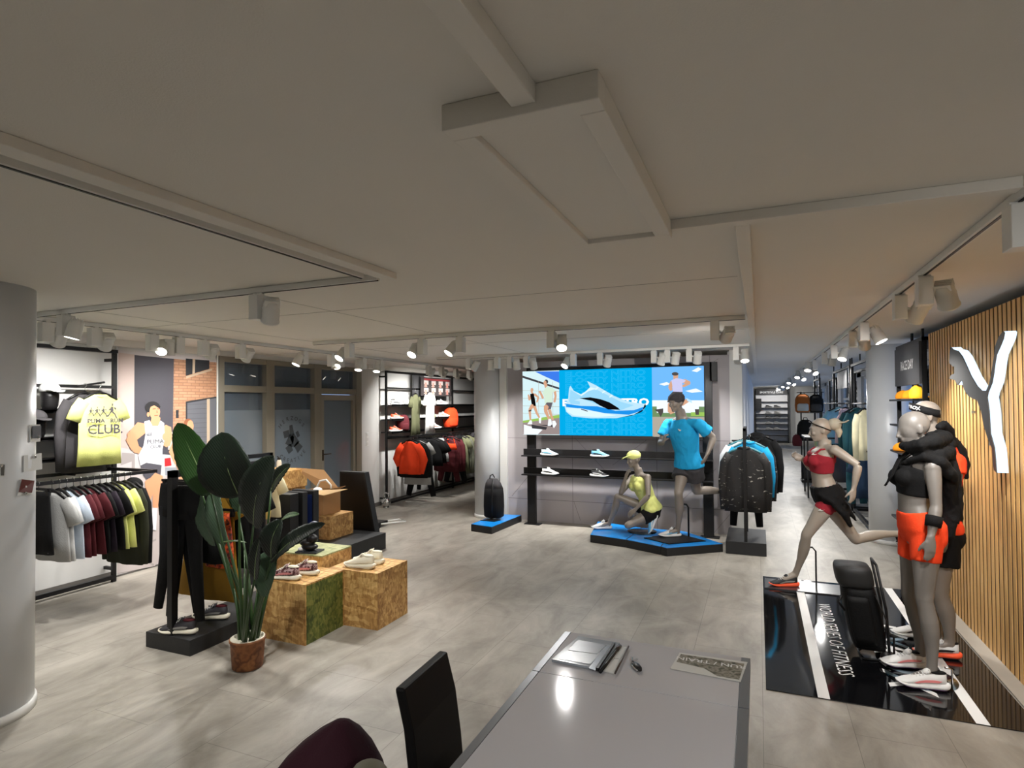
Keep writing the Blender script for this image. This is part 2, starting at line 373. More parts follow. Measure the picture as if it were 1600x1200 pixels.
for a, b, z0, z1 in ((7.36, 7.43, .02, 1.99), (8.15, 8.21, .02, 1.99), (7.43, 8.15, 1.9, 1.99), (7.43, 8.15, .02, .14)): dd.box(X0 - .07, X0 + .01, a, b, z0, z1)
d1 = structure('door_1', dd, mat('door_frame_taupe', (138, 132, 118), .5), bevel=.003)
MB().box(X0 - .05, X0 - .04, 7.43, 8.15, .14, 1.9).build('pane', glw, d1)
MB().tube([(X0 + .01, 7.395, 1.05), (X0 + .06, 7.395, 1.05), (X0 + .065, 7.42, 1.05), (X0 + .065, 7.52, 1.05)], .009).box(X0 + .01, X0 + .018, 7.38, 7.41, .95, 1.12).build('door_handle', mat('handle_bronze', (74, 62, 46), .35, .8), d1)
# round print on the glass
dk = MB(); M = lambda y, z: Vector((X0 - .046, y, z))
cy, cz, R = 6.79, 1.33, .30
def ring_text(txt, a0, a1, rad, flip):
    for i, ch in enumerate(txt):
        a = math.radians(a0 + (a1 - a0) * i / (len(txt) - 1)); p = M(cy + rad * math.cos(a), cz + rad * math.sin(a))
        up = Vector((0, math.cos(a), math.sin(a))) * (-1 if flip else 1); x = up.cross(Vector((1, 0, 0)))
        add_text(dk, ch, .085, frame_mat(p, x, up), bold=.001)
ring_text('HERZOGS', 140, 40, R, False); ring_text('CREATIVE', 230, 320, R + .03, True)
for (a, b, r0, r1) in (((-.02, .2), (.0, .05), .03, .05), ((-.12, .12), (-.1, .02), .06, .05), ((.0, .05), (-.06, -.1), .05, .08), ((.0, .05), (.1, -.1), .05, .07), ((.1, .1), (.14, .02), .03, .03), ((-.08, -.1), (-.02, -.2), .06, .05), ((.08, -.08), (.17, -.18), .05, .07)):
    a = Vector(a); b = Vector(b); n = Vector((-(b - a).y, (b - a).x)).normalized()
    dk.poly([M(cy + q.x, cz + q.y) for q in (a + n * r0, b + n * r1, b - n * r1, a - n * r0)])
dk.build('window_print', mat('print_dark', (60, 66, 70), .7), w1)
structure('wall_outside', MB().box(-9.8, -9.6, 2, 14, -.1, 3.2), mat('outside_render', (206, 208, 206), .9))
structure('ground_outside', MB().box(-9.6, -6.55, 2, 14, -.12, -.02), mat('outside_paving', (120, 120, 118), .9))
structure('baseboard_left', MB().box(X0, X0 + .012, -4.4, 5.44, 0, .07).box(X0, X0 + .012, 8.37, 15, 0, .07), mat('baseboard_grey', (96, 92, 88), .6))

# round columns
def column(x, y, r, name, label):
    c = MB().lathe([(r, 0), (r, CEIL)], 64, (x, y, 0)); o = structure(name, c, COLM)
    MB().lathe([(r + .012, 0), (r + .012, .05), (r + .004, .055)], 64, (x, y, 0)).build('baseboard', WHITE, o); return o
column(-4.28, 1.96, .30, 'column_near_left', '')
column(-4.04, 8.68 + .02, .255, 'column_middle', '')
column(1.56, 8.9, .25, 'column_right', '')

# oak slatted wall with black backing
w = MB().box(1.55, 1.7, 2.9, 6.78, 0, 2.465)
o = structure('wall_oak', w, BLK)
sl = MB(); y = 6.74
while y > 2.95:
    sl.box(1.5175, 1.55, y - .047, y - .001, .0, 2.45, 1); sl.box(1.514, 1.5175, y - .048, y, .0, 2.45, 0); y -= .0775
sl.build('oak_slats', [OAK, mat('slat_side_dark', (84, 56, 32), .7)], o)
structure('baseboard_right', MB().box(1.41, 1.515, 2.9, 6.66, 0, .012), mat('stone_kerb', (168, 160, 148), .5, noise_amt=.08))

# ceiling boxing: lowered panel box and cable ducts
b = MB(); zb = 2.465
b.box(-.70, -.31, 1.24, 1.30, zb, CEIL).box(-.70, -.31, 2.36, 2.42, zb, CEIL).box(-.70, -.64, 1.30, 2.36, zb, CEIL).box(-.37, -.31, 1.30, 2.36, zb, CEIL)
b.box(-.64, -.37, 1.30, 2.36, zb + .018, CEIL)
structure('trim_4', b, CEILM, bevel=.003)
structure('trim_5', MB().box(-.515, -.455, -4.4, 1.24, 2.485, CEIL), CEILM, bevel=.003)
structure('trim_6', MB().box(-.31, .80, 2.38, 2.44, 2.49, CEIL), CEILM, bevel=.003)
structure('trim_7', MB().box(-.075, -.02, 2.44, 16, 2.49, CEIL), CEILM, bevel=.003)
structure('trim_8', MB().box(-1.9, -1.82, -4.4, 2.72, 2.495, CEIL), CEILM, bevel=.003)
structure('trim_9', MB().box(-6.35, -6.2, 8.4, 15, 2.46, CEIL).box(-6.35, -6.25, -4.4, 5.4, 2.46, CEIL), CEILM)

# ------------------------------------------------------------------ lighting tracks and spotlights
def track(a, b, label, drop=.035):
    m = MB().bar((a[0], a[1], CEIL - drop / 2 - .001), (b[0], b[1], CEIL - drop / 2 - .001), .036, drop - .002)
    o = m.build('lighting_track', LAMPW, bevel=.002); tag(o, label, 'lighting track', 'ceiling lighting tracks')
    MB().bar((a[0], a[1], CEIL - drop), (b[0], b[1], CEIL - drop), .012, .006).build('track_slot', BLK, o)
track((-5.2, 1.5), (-5.2, 13.5), 'white ceiling track running along the left wall above the clothing racks')
track((-6.1, 2.70), (-1.93, 2.70), 'short white ceiling track meeting the left wall track near the round column')
track((-4.6, 5.22), (-.09, 5.22), 'white ceiling track crossing the middle of the room')
track((-4.45, 7.72), (-.09, 7.72), 'white ceiling track closest to the big screen')
track((.85, -1), (.85, 28), 'long white ceiling track running down the corridor beside the oak wall')
track((-1.98, -2), (-1.98, 2.62), 'white ceiling track slanting in from the top left of the photo')

def spotlight(p, target, label, group, lit=True, power=1.0, cone=70, side=1, axis='y', show=True):
    x, y = p; zt = CEIL - .035
    r = empty('track_spotlight', (x, y, zt), 0, label, 'spotlight', group)
    MB().box(-.03, .03, -.016, .016, -.012, .0).build('track_adapter', LAMPW, r)
    w_, l_ = (.035, .045)
    MB().box(-w_, w_, -l_, l_, -.165, -.012).build('driver_box', LAMPW, r, bevel=.003)
    off = Vector((0, side * .1, -.12)) if axis == 'y' else Vector((side * .1, 0, -.12))
    d = (Vector(target) - (Vector((x, y, zt)) + off)).normalized()
    q = d.to_track_quat('-Z', 'Y'); hd = MB()
    prof = [(.018, .075), (.04, .07), (.047, .05), (.047, .02), (.050, .018), (.050, -.055), (.054, -.06), (.054, -.068), (.047, -.068), (.045, -.05), (.004, -.048)]
    hd.lathe(prof, 28)
    for k in range(5): hd.box(-.042, .042, -.03 + k * .015 - .002, -.03 + k * .015 + .002, .045, .083)
    h = hd.build('lamp_head', LAMPW, r, loc=off); h.rotation_mode = 'QUATERNION'; h.rotation_quaternion = q
    MB().cyl((0, 0, -.0665), .046, .003, 24).build('lens', LENS, h)
    MB().tube([(0, 0, -.08), off * .75 + Vector((0, 0, -.02)), off], .011).build('bracket', LAMPW, r)
    l = bpy.data.lights.new('spot_beam', 'SPOT'); l.energy = LAMP_W * power * 4; l.spot_size = math.radians(min(150, cone * 1.45)); l.spot_blend = .8; l.shadow_soft_size = .035; l.color = (1.0, .98, .95)
    lo = bpy.data.objects.new('spot_beam', l); COL.objects.link(lo); lo.parent = h; lo.location = (0, 0, -.075)
    return r
G1 = 'white spotlights on the left wall track'
def onx(px, X, z=2.4, py=None):
    # y on the line x=X, z seen at photo column px
    a = (px - 800) / CAM_F; lo, hi = .3, 60
    for _ in range(60):
        m = (lo + hi) / 2; v = Vector((X, m, z - EYE)); u = sum(CAM_R[0][i] * v[i] for i in range(3)) / sum(CAM_R[2][i] * v[i] for i in range(3))
        if (u < a) == (X < 0): lo = m
        else: hi = m
    return lo
def ony(px, Y, z=2.4):
    a = (px - 800) / CAM_F; lo, hi = -9, 9
    for _ in range(60):
        m = (lo + hi) / 2; v = Vector((m, Y, z - EYE)); w_ = sum(CAM_R[2][i] * v[i] for i in range(3)); u = sum(CAM_R[0][i] * v[i] for i in range(3)) / w_ if w_ > 0 else -9
        if u < a: lo = m
        else: hi = m
    return lo
LT = [(72, 'w', 'half hidden behind the near round column'), (148, 'w', 'turned to the wall above the yellow shirt'), (238, 'c', 'glaring at the camera above the runner poster'), (279, 'd', 'pointing down over the dark part of the poster'),
      (318, 'w', 'turned away above the brick part of the poster'), (376, 'w', 'turned away over the left window bay'), (475, 'l', 'glaring over the middle window bay'), (518, 'c', 'glaring widest over the door'),
      (532, 'd', 'pointing straight down above the door'), (567, 'd2', 'lit at the right edge of the door frame'), (595, 'd2', 'lit where the second clothing rack begins'),
      (670, 'w', 'turned away above the dark picture board'), (690, 'w', 'turned away beside the dark picture board'), (712, 'w', 'turned away left of the middle column'), (733, 'w', 'half hidden at the middle round column')]
for px, k, t in LT:
    y = onx(px, -5.2)
    tg = {'w': (-6.3, y + (.35 if y < 8 else .8), 1.3), 'c': (-3.6, y - 1.7, 0), 'd': (-5.6, y + .1, 0), 'l': (-5.6, y - 1.0, .4), 'd2': (-4.9, y - .8, 0)}[k]
    spotlight((-5.2, y), tg, 'white track spotlight on the left track, ' + t, G1, power={'w': .9 if y < 8 else 1.3, 'c': .8}.get(k, .9), cone=75, side=1 if k in 'wc' else -1)
G2 = 'white spotlights on the crossing tracks'
for px, Y, tg, t, pw in ((103, 2.70, (-4.9, 2.2, 0), 'lit and pointing down beside the near round column', 1.5), (404, 2.70, (-3.9, 3.6, 0.2), 'turned away alone above the potted plant', 1.3),
                         (546, 5.22, (-4.6, 3.2, 0), 'lit, first from the left on the middle track', 1), (660, 5.22, (-3.5, 3.2, 0), 'lit, second from the left on the middle track', 1.1),
                         (720, 5.22, (-3.9, 3.6, 0), 'lit, aimed left on the middle track', 1.1), (862, 5.22, (-1.2, 3.4, 0), 'lit, alone over the left end of the screen', 1.0),
                         (1117, 5.22, (-1.2, 8.0, 1.0), 'turned away, last on the middle track', 1.4),
                         (733, 7.72, (-5.3, 7.5, 0), 'turned to the middle round column', .35), (777, 7.72, (-3.6, 7.9, 0), 'pointing down between column and screen wall', .8), (797, 7.72, (-3.4, 8.5, .7), 'turned away left of the screen', .8),
                         (823, 7.72, (-3.0, 8.6, 1.0), 'turned away at the top left corner of the screen', 1.2), (896, 7.72, (-3.2, 5.8, 0), 'lit above the big shoe picture', .9), (938, 7.72, (-2.4, 8.6, 1.0), 'turned away with a loose cable', 1.3),
                         (1022, 7.72, (-1.7, 8.3, .9), 'turned away, left one of a close pair', 1.2), (1043, 7.72, (-1.3, 8.3, .7), 'turned away, right one of a close pair', .9), (1077, 7.72, (-.9, 8.5, 1.0), 'turned away above the picture of the man in white', .9),
                         (1150, 7.72, (-.1, 6.9, .6), 'lit above the rack of printed jackets', .9)):
    x = ony(px, Y); spotlight((x, Y), tg, 'white track spotlight ' + t, G2, power=pw, axis='x', side=-1 if px in (546, 660, 720, 777, 896) else 1, cone=68)
G3 = 'white spotlights on the corridor track'
CT = [(1592, (1.5, 4.3, .2), 'cut off by the right edge of the photo'), (1444, (1.45, 4.7, 1.2), 'lit, biggest, in front of the oak wall'), (1406, (.4, 6.2, .9), 'turned away with its cooling ribs showing'), (1350, (1.45, 5.6, 1.3), 'lit, aimed at the oak wall top corner'),
      (1332, (1.3, 8.7, .7), 'turned away behind the one aimed at the wall corner'), (1303, (.2, 7.0, 0), 'lit, above the right round column'), (1288, (.5, 9.8, 0), 'lit, just beyond the right round column')]
for px, tg, t in CT:
    y = onx(px, .85); spotlight((.85, y), tg, 'white corridor spotlight ' + t, G3, power=1.2, side=1, axis='x', cone=70)
for i, y in enumerate((10.6, 12, 13.4, 15, 17, 19, 21, 23, 25, 26.5, 27.4)):
    spotlight((.85, y), ((.4, 29.3, 1.2) if i > 8 else (1.5, y - 1.3, .9) if i % 2 else (.4, y - 1.2, 0)), 'small white corridor spotlight, number %s from the round column in the lit row' % ('one two three four five six seven eight nine ten eleven'.split()[i]), G3, power=.95, side=1 if i % 2 else -1, axis='x', cone=80)
G4 = 'added white spotlights behind the photographer, lighting the near room'  # unseen lamps, added to brighten the near floor, table and ceiling
for i, (x, y, tg) in enumerate(((-1.98, 0.2, (-3.0, 1.6, 0)), (-1.98, -1.4, (-.8, -1.0, 0)), (.85, .4, (1.4, 2.6, 0)), (.85, -.6, (0, .6, 0)))):
    spotlight((x, y), tg, 'added unseen white track spotlight, %s' % ('above the floor on the left', 'behind the table', 'beside the oak wall', 'over the table end')[i], G4, axis='x', cone=90, power=1.0)

# ------------------------------------------------------------------ big screen
def add2d(mb, P, ops, mats):
    """flat artwork: ops of tapered limbs, ellipses and polygons in picture units, each a hair above the last"""
    for k, (kind, mi, *a) in enumerate(ops):
        e = .0006 + .00012 * k
        if kind == 'p': mb.poly([P(x, y, e) for x, y in a[0]], mi)
        elif kind == 'e':
            x, y, rx, ry = a[:4]; mb.poly([P(x + rx * math.cos(t * PI / 9), y + ry * math.sin(t * PI / 9), e) for t in range(18)], mi)
        elif kind == 'l':
            pts = a[0]
            for (x0, y0, r0), (x1, y1, r1) in zip(pts, pts[1:]):
                e += .00003
                dx, dy = x1 - x0, y1 - y0; L = math.hypot(dx, dy) or 1; nx, ny = -dy / L, dx / L
                ring = [(x0 + nx * r0, y0 + ny * r0), (x0 - dx / L * r0 * .7, y0 - dy / L * r0 * .7), (x0 - nx * r0, y0 - ny * r0), (x1 - nx * r1, y1 - ny * r1), (x1 + dx / L * r1 * .7, y1 + dy / L * r1 * .7), (x1 + nx * r1, y1 + ny * r1)]
                mb.poly([P(x, y, e) for x, y in ring], mi)
SX0, SX1, SZ0, SZ1, SY = -3.27, -.665, 1.355, 2.305, 8.22
scr = empty('video_wall', ((SX0 + SX1) / 2, 8.3, 0), 0, 'large lit screen with a pale blue running shoe and runners, on black posts', 'screen')
lx = lambda x: x - (SX0 + SX1) / 2
MB().box(lx(SX0), lx(SX1), SY + .008 - 8.3, SY + .07 - 8.3, SZ0, SZ1).build('housing', BLK, scr)
ps = MB()
for x in (-3.24, -.70): ps.box(lx(x), lx(x) + .13, .0, .06, 0, 2.36)
for x in (-3.24, -.70): ps.box(lx(x) - .05, lx(x) + .2, -.03, .10, 0, .012)
ps.box(lx(-3.24), lx(-.57), .03, .06, 2.25, 2.36)
ps.box(lx(-.60), lx(-.50), -.0, .06, 2.10, 2.36)
ps.build('post_frame', BLK, scr, bevel=.003)
for z in (1.03, .75):
    MB().box(lx(-3.29), lx(-.57), -.12, -.0, z, z + .018).box(lx(-3.29), lx(-.57), -.02, -.0, z - .0, z + .11).build('shelf', BLK, scr, bevel=.002)
cs = [(2, 165, 224), (250, 252, 255), (44, 182, 236), (12, 12, 14), (150, 208, 238), (28, 140, 226), (184, 222, 240), (214, 238, 250),
      (60, 120, 226), (206, 232, 236), (60, 58, 62), (150, 190, 90), (150, 136, 134), (208, 160, 130), (205, 226, 205), (96, 90, 98), (110, 180, 246), (236, 244, 250), (196, 196, 232), (80, 74, 72), (110, 140, 96), (172, 164, 150), (90, 86, 82), (236, 240, 244)]
SM = [emis('screen_colour_%d' % i, c, 1.15) for i, c in enumerate(cs)]
art = MB()
U = lambda px, py: (px / 1600.0, py / 693.0)
# picture frame in zoomed-photo units: left 35..370, middle 370..1145, right 1145..1540 ; top 115->70, bottom 630->635
def P(u, v, e):
    x = SX0 + (u - 35) / (1540 - 35) * (SX1 - SX0); top = 113 - (u - 35) * .0295; bot = 628 + (u - 35) * .006
    z = SZ1 - (v - top) / (bot - top) * (SZ1 - SZ0); return (lx(x), SY - 8.3 - e, z)
def rect(u0, u1, v0=None, v1=None):
    t = lambda u: 113 - (u - 35) * .0295; b = lambda u: 628 + (u - 35) * .006
    return [(u0, v0 if v0 is not None else t(u0)), (u1, v0 if v0 is not None else t(u1)), (u1, v1 if v1 is not None else b(u1)), (u0, v1 if v1 is not None else b(u0))]
Z = lambda pts: [(35 + (x - 65) * 335 / 655, 113 + (y - 170) * 515 / 1000) for x, y in pts]      # from the closer survey of the left third
zl = lambda pts: [(35 + (x - 65) * 335 / 655, 113 + (y - 170) * 515 / 1000, r * .51) for x, y, r in pts]
ops = [('p', 9, rect(35, 370)), ('p', 8, Z([(290, 170), (722, 165), (722, 350), (450, 240)])), ('p', 10, Z([(65, 235), (722, 425), (722, 455), (65, 270)]))]
for y in (470, 590, 710, 830): ops.append(('p', 21, Z([(65, y), (722, y + 14), (722, y + 19), (65, y + 5)])))
for x in (350, 600): ops.append(('p', 21, Z([(x, 330), (x + 5, 330), (x + 5, 900), (x, 900)])))
ops += [('p', 11, Z([(65, 950), (722, 850), (722, 900), (65, 985)])), ('p', 12, Z([(65, 985), (722, 900), (728, 1165), (65, 1165)])),
        ('p', 23, Z([(80, 1010), (420, 1090), (330, 1165), (80, 1165)])), ('p', 10, Z([(220, 1010), (500, 1050), (480, 1090), (230, 1070)])), ('p', 10, Z([(300, 1010), (640, 1020), (600, 1045)]))]
ops += [('l', 13, zl([(225, 480, 18), (250, 530, 14)])), ('e', 13, *Z([(235, 460)])[0], 13, 16), ('l', 13, zl([(215, 560, 20), (185, 620, 16), (170, 540, 13)])), ('l', 13, zl([(280, 530, 20), (350, 580, 15), (322, 655, 13)])),
        ('p', 3, Z([(200, 525), (265, 515), (290, 620), (305, 735), (262, 745), (225, 680)])), ('l', 13, zl([(240, 710, 34), (190, 780, 24), (203, 940, 14)])), ('l', 13, zl([(280, 730, 28), (320, 830, 20), (370, 910, 14)])), ('p', 19, Z([(172, 785), (220, 772), (222, 795), (175, 808)])),
        ('p', 23, Z([(145, 1005), (195, 940), (228, 945), (235, 1005)])), ('p', 23, Z([(355, 905), (400, 890), (390, 990), (355, 985)])),
        ('l', 13, zl([(475, 350, 30), (490, 420, 24)])), ('e', 10, *Z([(492, 330)])[0], 17, 17), ('e', 13, *Z([(470, 350)])[0], 14, 19), ('l', 13, zl([(430, 590, 20), (385, 500, 18), (370, 490, 22)])), ('l', 13, zl([(640, 480, 24), (655, 560, 18), (632, 650, 20)])),
        ('p', 14, Z([(420, 500), (500, 405), (600, 430), (665, 475), (600, 500), (590, 660), (490, 690), (460, 680), (455, 560)])), ('p', 15, Z([(495, 660), (600, 660), (570, 760), (520, 780), (470, 700)])),
        ('l', 13, zl([(490, 720, 44), (475, 790, 32), (540, 930, 18)])), ('l', 13, zl([(545, 780, 30), (570, 860, 22), (605, 930, 18)])), ('p', 23, Z([(510, 1030), (525, 920), (570, 920), (590, 1000), (560, 1030)])), ('p', 23, Z([(590, 950), (640, 945), (670, 1000), (620, 1065), (600, 1040)]))]
ops.append(('p', 0, rect(370, 1145)))
nmid = len(ops)
ops += [('p', 16, rect(1145, 1540)), ('p', 17, rect(1145, 1540, 300, 400)), ('p', 16, rect(1145, 1540, 300, 345)), ('p', 20, rect(1145, 1540, 395, 480)), ('p', 17, rect(1180, 1500, 392, 445)), ('p', 21, [(1145, 478), (1540, 478), (1540, 638), (1145, 638)]), ('p', 11, rect(1440, 1540, 440, 470)),
        ('p', 17, [(1200, 215), (1260, 198), (1290, 215), (1240, 228)]), ('p', 17, [(1400, 270), (1480, 250), (1530, 275), (1450, 285)]), ('p', 17, [(1450, 110), (1500, 80), (1525, 95), (1490, 120)]), ('p', 19, [(1160, 420), (1230, 410), (1230, 440), (1210, 480), (1190, 440)]), ('p', 19, [(1470, 415), (1500, 415), (1500, 460), (1475, 460)])]
ops += [('l', 13, [(1330, 140, 20), (1328, 178, 16)]), ('e', 19, 1325, 133, 26, 14), ('l', 13, [(1310, 200, 22), (1285, 235, 15), (1292, 262, 12)]), ('l', 13, [(1390, 190, 18), (1432, 205, 13), (1385, 232, 10)]), ('p', 18, [(1295, 185), (1330, 168), (1370, 172), (1405, 185), (1395, 200), (1378, 205), (1380, 278), (1306, 278), (1302, 220)]),
        ('p', 19, [(1306, 275), (1380, 278), (1378, 370), (1340, 385), (1262, 360), (1270, 315)]), ('l', 13, [(1370, 370, 22), (1420, 345, 14)]), ('p', 6, [(1405, 325), (1445, 345), (1452, 368), (1415, 350)]), ('l', 13, [(1300, 375, 34), (1290, 440, 26)])]
add2d(art, P, ops, SM)
Pm = lambda u, v, e=.0: Vector(P(u, v, e))
hx = .42
for row, (v, nm) in enumerate(((130, 2), (180, 2), (232, 2), (283, 2), (447, 2), (500, 2), (553, 2), (603, 2))):
    vs, fs = text_mesh('ELOCITY NITRO', .104, sx=1.54, outline=.0022, bold=.001); o0 = Pm(758, v, .008)
    art.add([(o0.x + a, o0.y + c_ * .1, o0.z + b) for a, b, c_ in vs if True], fs, nm)
vs, fs = text_mesh('ELOCITY NITRO', .135, sx=1.27, bold=.006); o0 = Pm(758, 365, .010)
art.add([(o0.x + a, o0.y, o0.z + b) for a, b, c_ in vs], fs, 1)
shoe = [('p', 6, [(418, 400), (450, 330), (458, 250), (470, 228), (500, 270), (560, 298), (600, 275), (640, 240), (615, 190), (690, 225), (760, 265), (840, 310), (930, 348), (1010, 365), (1075, 372), (1090, 395), (1080, 420), (1000, 465), (860, 490), (640, 492), (480, 478), (430, 440)]),
        ('p', 4, [(470, 262), (560, 312), (640, 262), (700, 262), (900, 360), (1000, 385), (880, 430), (700, 380), (560, 330), (455, 360)]), ('p', 7, [(500, 270), (560, 298), (600, 275), (640, 240), (690, 250), (620, 275), (565, 312)]),
        ('p', 5, [(430, 375), (560, 392), (700, 395), (850, 430), (1000, 425), (1085, 395), (1060, 430), (960, 462), (760, 450), (600, 420), (430, 400)]), ('p', 3, [(545, 330), (640, 322), (730, 338), (800, 362), (870, 405), (888, 422), (790, 420), (720, 388), (660, 352)]),
        ('p', 7, [(430, 410), (560, 412), (700, 440), (860, 468), (700, 482), (500, 470), (440, 440)]), ('p', 10, [(560, 414), (620, 432), (616, 438), (560, 422)]), ('p', 3, [(1090, 368), (1096, 395), (1060, 440), (980, 470), (860, 490), (1000, 460), (1070, 420)]),
        ('p', 4, [(460, 340), (550, 355), (550, 382), (470, 375)]), ('p', 7, [(700, 235), (712, 245), (690, 262), (680, 258)]), ('p', 7, [(760, 265), (770, 275), (745, 290), (738, 284)]), ('p', 7, [(820, 300), (830, 310), (805, 325), (798, 318)])]
add2d(art, lambda u, v, e: P(u, v, .0118 + e), shoe, SM)
art.build('picture', SM, scr)

# ------------------------------------------------------------------ running shoes
def shoe_parts(root, upper, sole, accent, collar=None, outsole=None, L=.29, laces=None, high=1.0):
    ts = [0, .04, .12, .25, .4, .55, .7, .82, .92, .98, 1.0]
    hw = [.012, .026, .033, .034, .031, .036, .045, .047, .040, .024, .008]
    zt = [.094, .108, .110, .100, .094, .083, .066, .053, .042, .036, .03]
    zs = [.034, .036, .037, .035, .032, .030, .028, .026, .026, .028, .03]
    def ring(x, w, z0, z1, n=16, e=2.6):
        r = []; zc, h = (z0 + z1) / 2, (z1 - z0) / 2
        for k in range(n):
            t = 2 * PI * k / n; c, s_ = math.cos(t), math.sin(t)
            wt = w * (1 if s_ < 0 else (1 - .42 * s_ * min(1, (z1 - z0) / .05)))
            r.append((x, math.copysign(abs(c) ** (2 / e), c) * wt, zc + math.copysign(abs(s_) ** (2 / e), s_) * h))
        return r
    so = MB(); so.loft([ring(-.012 + (L + .012) * t, w * 1.14 + .002, (.016 if t < .02 else (.004 if t < .1 else (0 if t < .75 else (t - .75) * .1))), s_ + .006, e=3.2) for t, w, s_ in zip(ts, hw, zs)])
    so.build('sole', sole, root, subd=1)
    if outsole: MB().loft([ring(L * t, w * 1.08, -.001 + (0 if t < .75 else (t - .75) * .1), .009 + (0 if t < .75 else (t - .75) * .1), e=3.2) for t, w in zip(ts[1:-1], hw[1:-1])]).build('outsole', outsole, root)
    u = MB(); rr = []
    for t, w, z0, z1 in zip(ts, hw, zs, zt): rr.append(ring(.006 + (L - .012) * t, w, z0 - .008, z1 * high))
    u.loft(rr); u.build('upper', upper, root, subd=1)
    MB().ell((L * .19, 0, .1005 * high), (.048, .024, .012)).build('collar', collar or F_BLACK, root)
    MB().ell((L * .40, 0, .098 * high), (.026, .021, .018), Matrix.Rotation(.5, 3, 'Y')).build('tongue', upper, root)
    lc = MB()
    for k in range(5):
        x = L * (.42 + k * .06); z = (.098 - k * .0082) * high
        lc.tube([(x, -.022, z - .006), (x + .004, 0, z + .006), (x, .022, z - .006)], .0028, 6)
    lc.tube([(L * .4, 0, .108 * high), (L * .36, .025, .118 * high), (L * .4, .035, .098 * high)], .0025, 6).tube([(L * .4, 0, .108 * high), (L * .35, -.022, .12 * high), (L * .4, -.034, .098 * high)], .0025, 6)
    lc.build('laces', laces or TEXTW, root)
    st = MB()
    for s_ in (-1, 1):
        top = [(L * .14, .060), (L * .3, .062), (L * .45, .058), (L * .58, .048), (L * .68, .036)]; bot = [(L * .62, .034), (L * .48, .042), (L * .34, .046), (L * .2, .048)]
        yy = lambda x: s_ * (.0355 + .010 * max(0, (x / L - .4)) * 2)
        st.prism([(x, yy(x), z) for x, z in top + bot], (0, s_ * .0022, 0))
    st.build('side_stripe', accent, root)
def shoe(name, loc, rz, label, upper, sole, accent, group=None, part_of=None, scale=1.0, tilt=None, **k):
    r = empty(name, loc, rz)
    if part_of is None: tag(r, label, 'shoe', group)
    else: r.parent = part_of
    if tilt is not None: r.rotation_euler = tilt
    r.scale = (scale,) * 3; shoe_parts(r, upper, sole, accent, **k); return r
SW = mat('shoe_white', (226, 226, 224), .6); SCR = mat('shoe_cream', (226, 220, 200), .65); SB = mat('shoe_black', (26, 26, 28), .55); SBR = mat('shoe_maroon', (74, 34, 36), .6)
SBL = mat('shoe_sky_blue', (110, 182, 222), .55); SOR = mat('shoe_neon_orange', (250, 92, 52), .5); SPU = mat('shoe_plum', (74, 40, 84), .5); SPK = mat('shoe_coral_pink', (236, 140, 140), .55); SGR = mat('shoe_grey', (140, 138, 134), .6)

# ------------------------------------------------------------------ mannequin bodies
def V(*a): return Vector(a)
TM = [(-.20, .10, .085, 0), (-.08, .158, .108, -.01), (.08, .165, .112, -.008), (.25, .146, .100, 0), (.42, .140, .098, .0), (.60, .160, .112, .004), (.75, .176, .120, .006), (.86, .170, .105, 0), (.94, .115, .080, -.008), (1.0, .066, .064, -.008), (1.12, .056, .058, 0)]
TF = [(-.20, .092, .085, 0), (-.08, .158, .112, -.012), (.06, .168, .118, -.012), (.25, .140, .098, 0), (.42, .116, .084, .0), (.60, .130, .094, .0), (.75, .146, .104, .004), (.86, .146, .088, 0), (.94, .098, .066, -.008), (1.0, .054, .054, -.006), (1.12, .046, .050, 0)]
def torso_frame(J, t):
    pel, neck = J['pel'], J['neck']; wa = J.get('waist', pel.lerp(neck, .42)); ch = J.get('chest', pel.lerp(neck, .75))
    keys = [(-.3, pel + (pel - wa) * .7), (0, pel), (.42, wa), (.75, ch), (1.0, neck), (1.2, neck + (neck - ch) * .8)]
    for (a, p), (b, q) in zip(keys, keys[1:]):
        if t <= b: return p.lerp(q, (t - a) / (b - a)), (q - p).normalized()
    return q, (q - p).normalized()
def torso_rings(J, T, infl=0.0, t0=-.2, t1=1.12, n=28, e=2.35, flare=0):
    hs = (J['hipR'] - J['hipL']).normalized(); ss = (J['shR'] - J['shL']).normalized(); k = J['s']; rings = []
    ts = sorted(set([t0, t1] + [r[0] for r in T if t0 < r[0] < t1]))
    full = []
    for a, b in zip(ts, ts[1:]): full += [a, (a + b) / 2]
    full.append(ts[-1])
    for t in full:
        for r0, r1 in zip(T, T[1:]):
            if r0[0] <= t <= r1[0]: break
        f = (t - r0[0]) / (r1[0] - r0[0]) if r1[0] > r0[0] else 0; f = min(1.3, max(-.3, f)); w, d, o = (r0[i] + (r1[i] - r0[i]) * f for i in (1, 2, 3))
        c, up = torso_frame(J, t); side = hs.lerp(ss, min(1, max(0, t / .75))); side = (side - up * side.dot(up)).normalized(); fwd = up.cross(side)
        fl = flare * max(0, .35 - t)
        rings.append([c + fwd * o * k + side * math.copysign(abs(math.cos(q)) ** (2 / e), math.cos(q)) * (w * k + infl + fl) + fwd * math.copysign(abs(math.sin(q)) ** (2 / e), math.sin(q)) * (d * k + infl + fl) for q in (2 * PI * i / n for i in range(n))])
    return rings
def limb(mb, a, b, prof, k=1, infl=0, n=16, bulge=None, flat=1.0, side=None):
    """prof: (t, radius)"""
    pts = [a.lerp(b, t) + (bulge * math.sin(PI * min(1, max(0, t))) if bulge else V(0, 0, 0)) for t, r in prof]
    mb.tube(pts, [r * k + infl for t, r in prof], n, flat=flat, side=side)
UARM = [(-.08, .046), (.1, .054), (.35, .051), (.6, .045), (.85, .039), (1.0, .038)]
FARM = [(0, .038), (.15, .043), (.35, .042), (.6, .034), (.85, .026), (1.0, .024)]
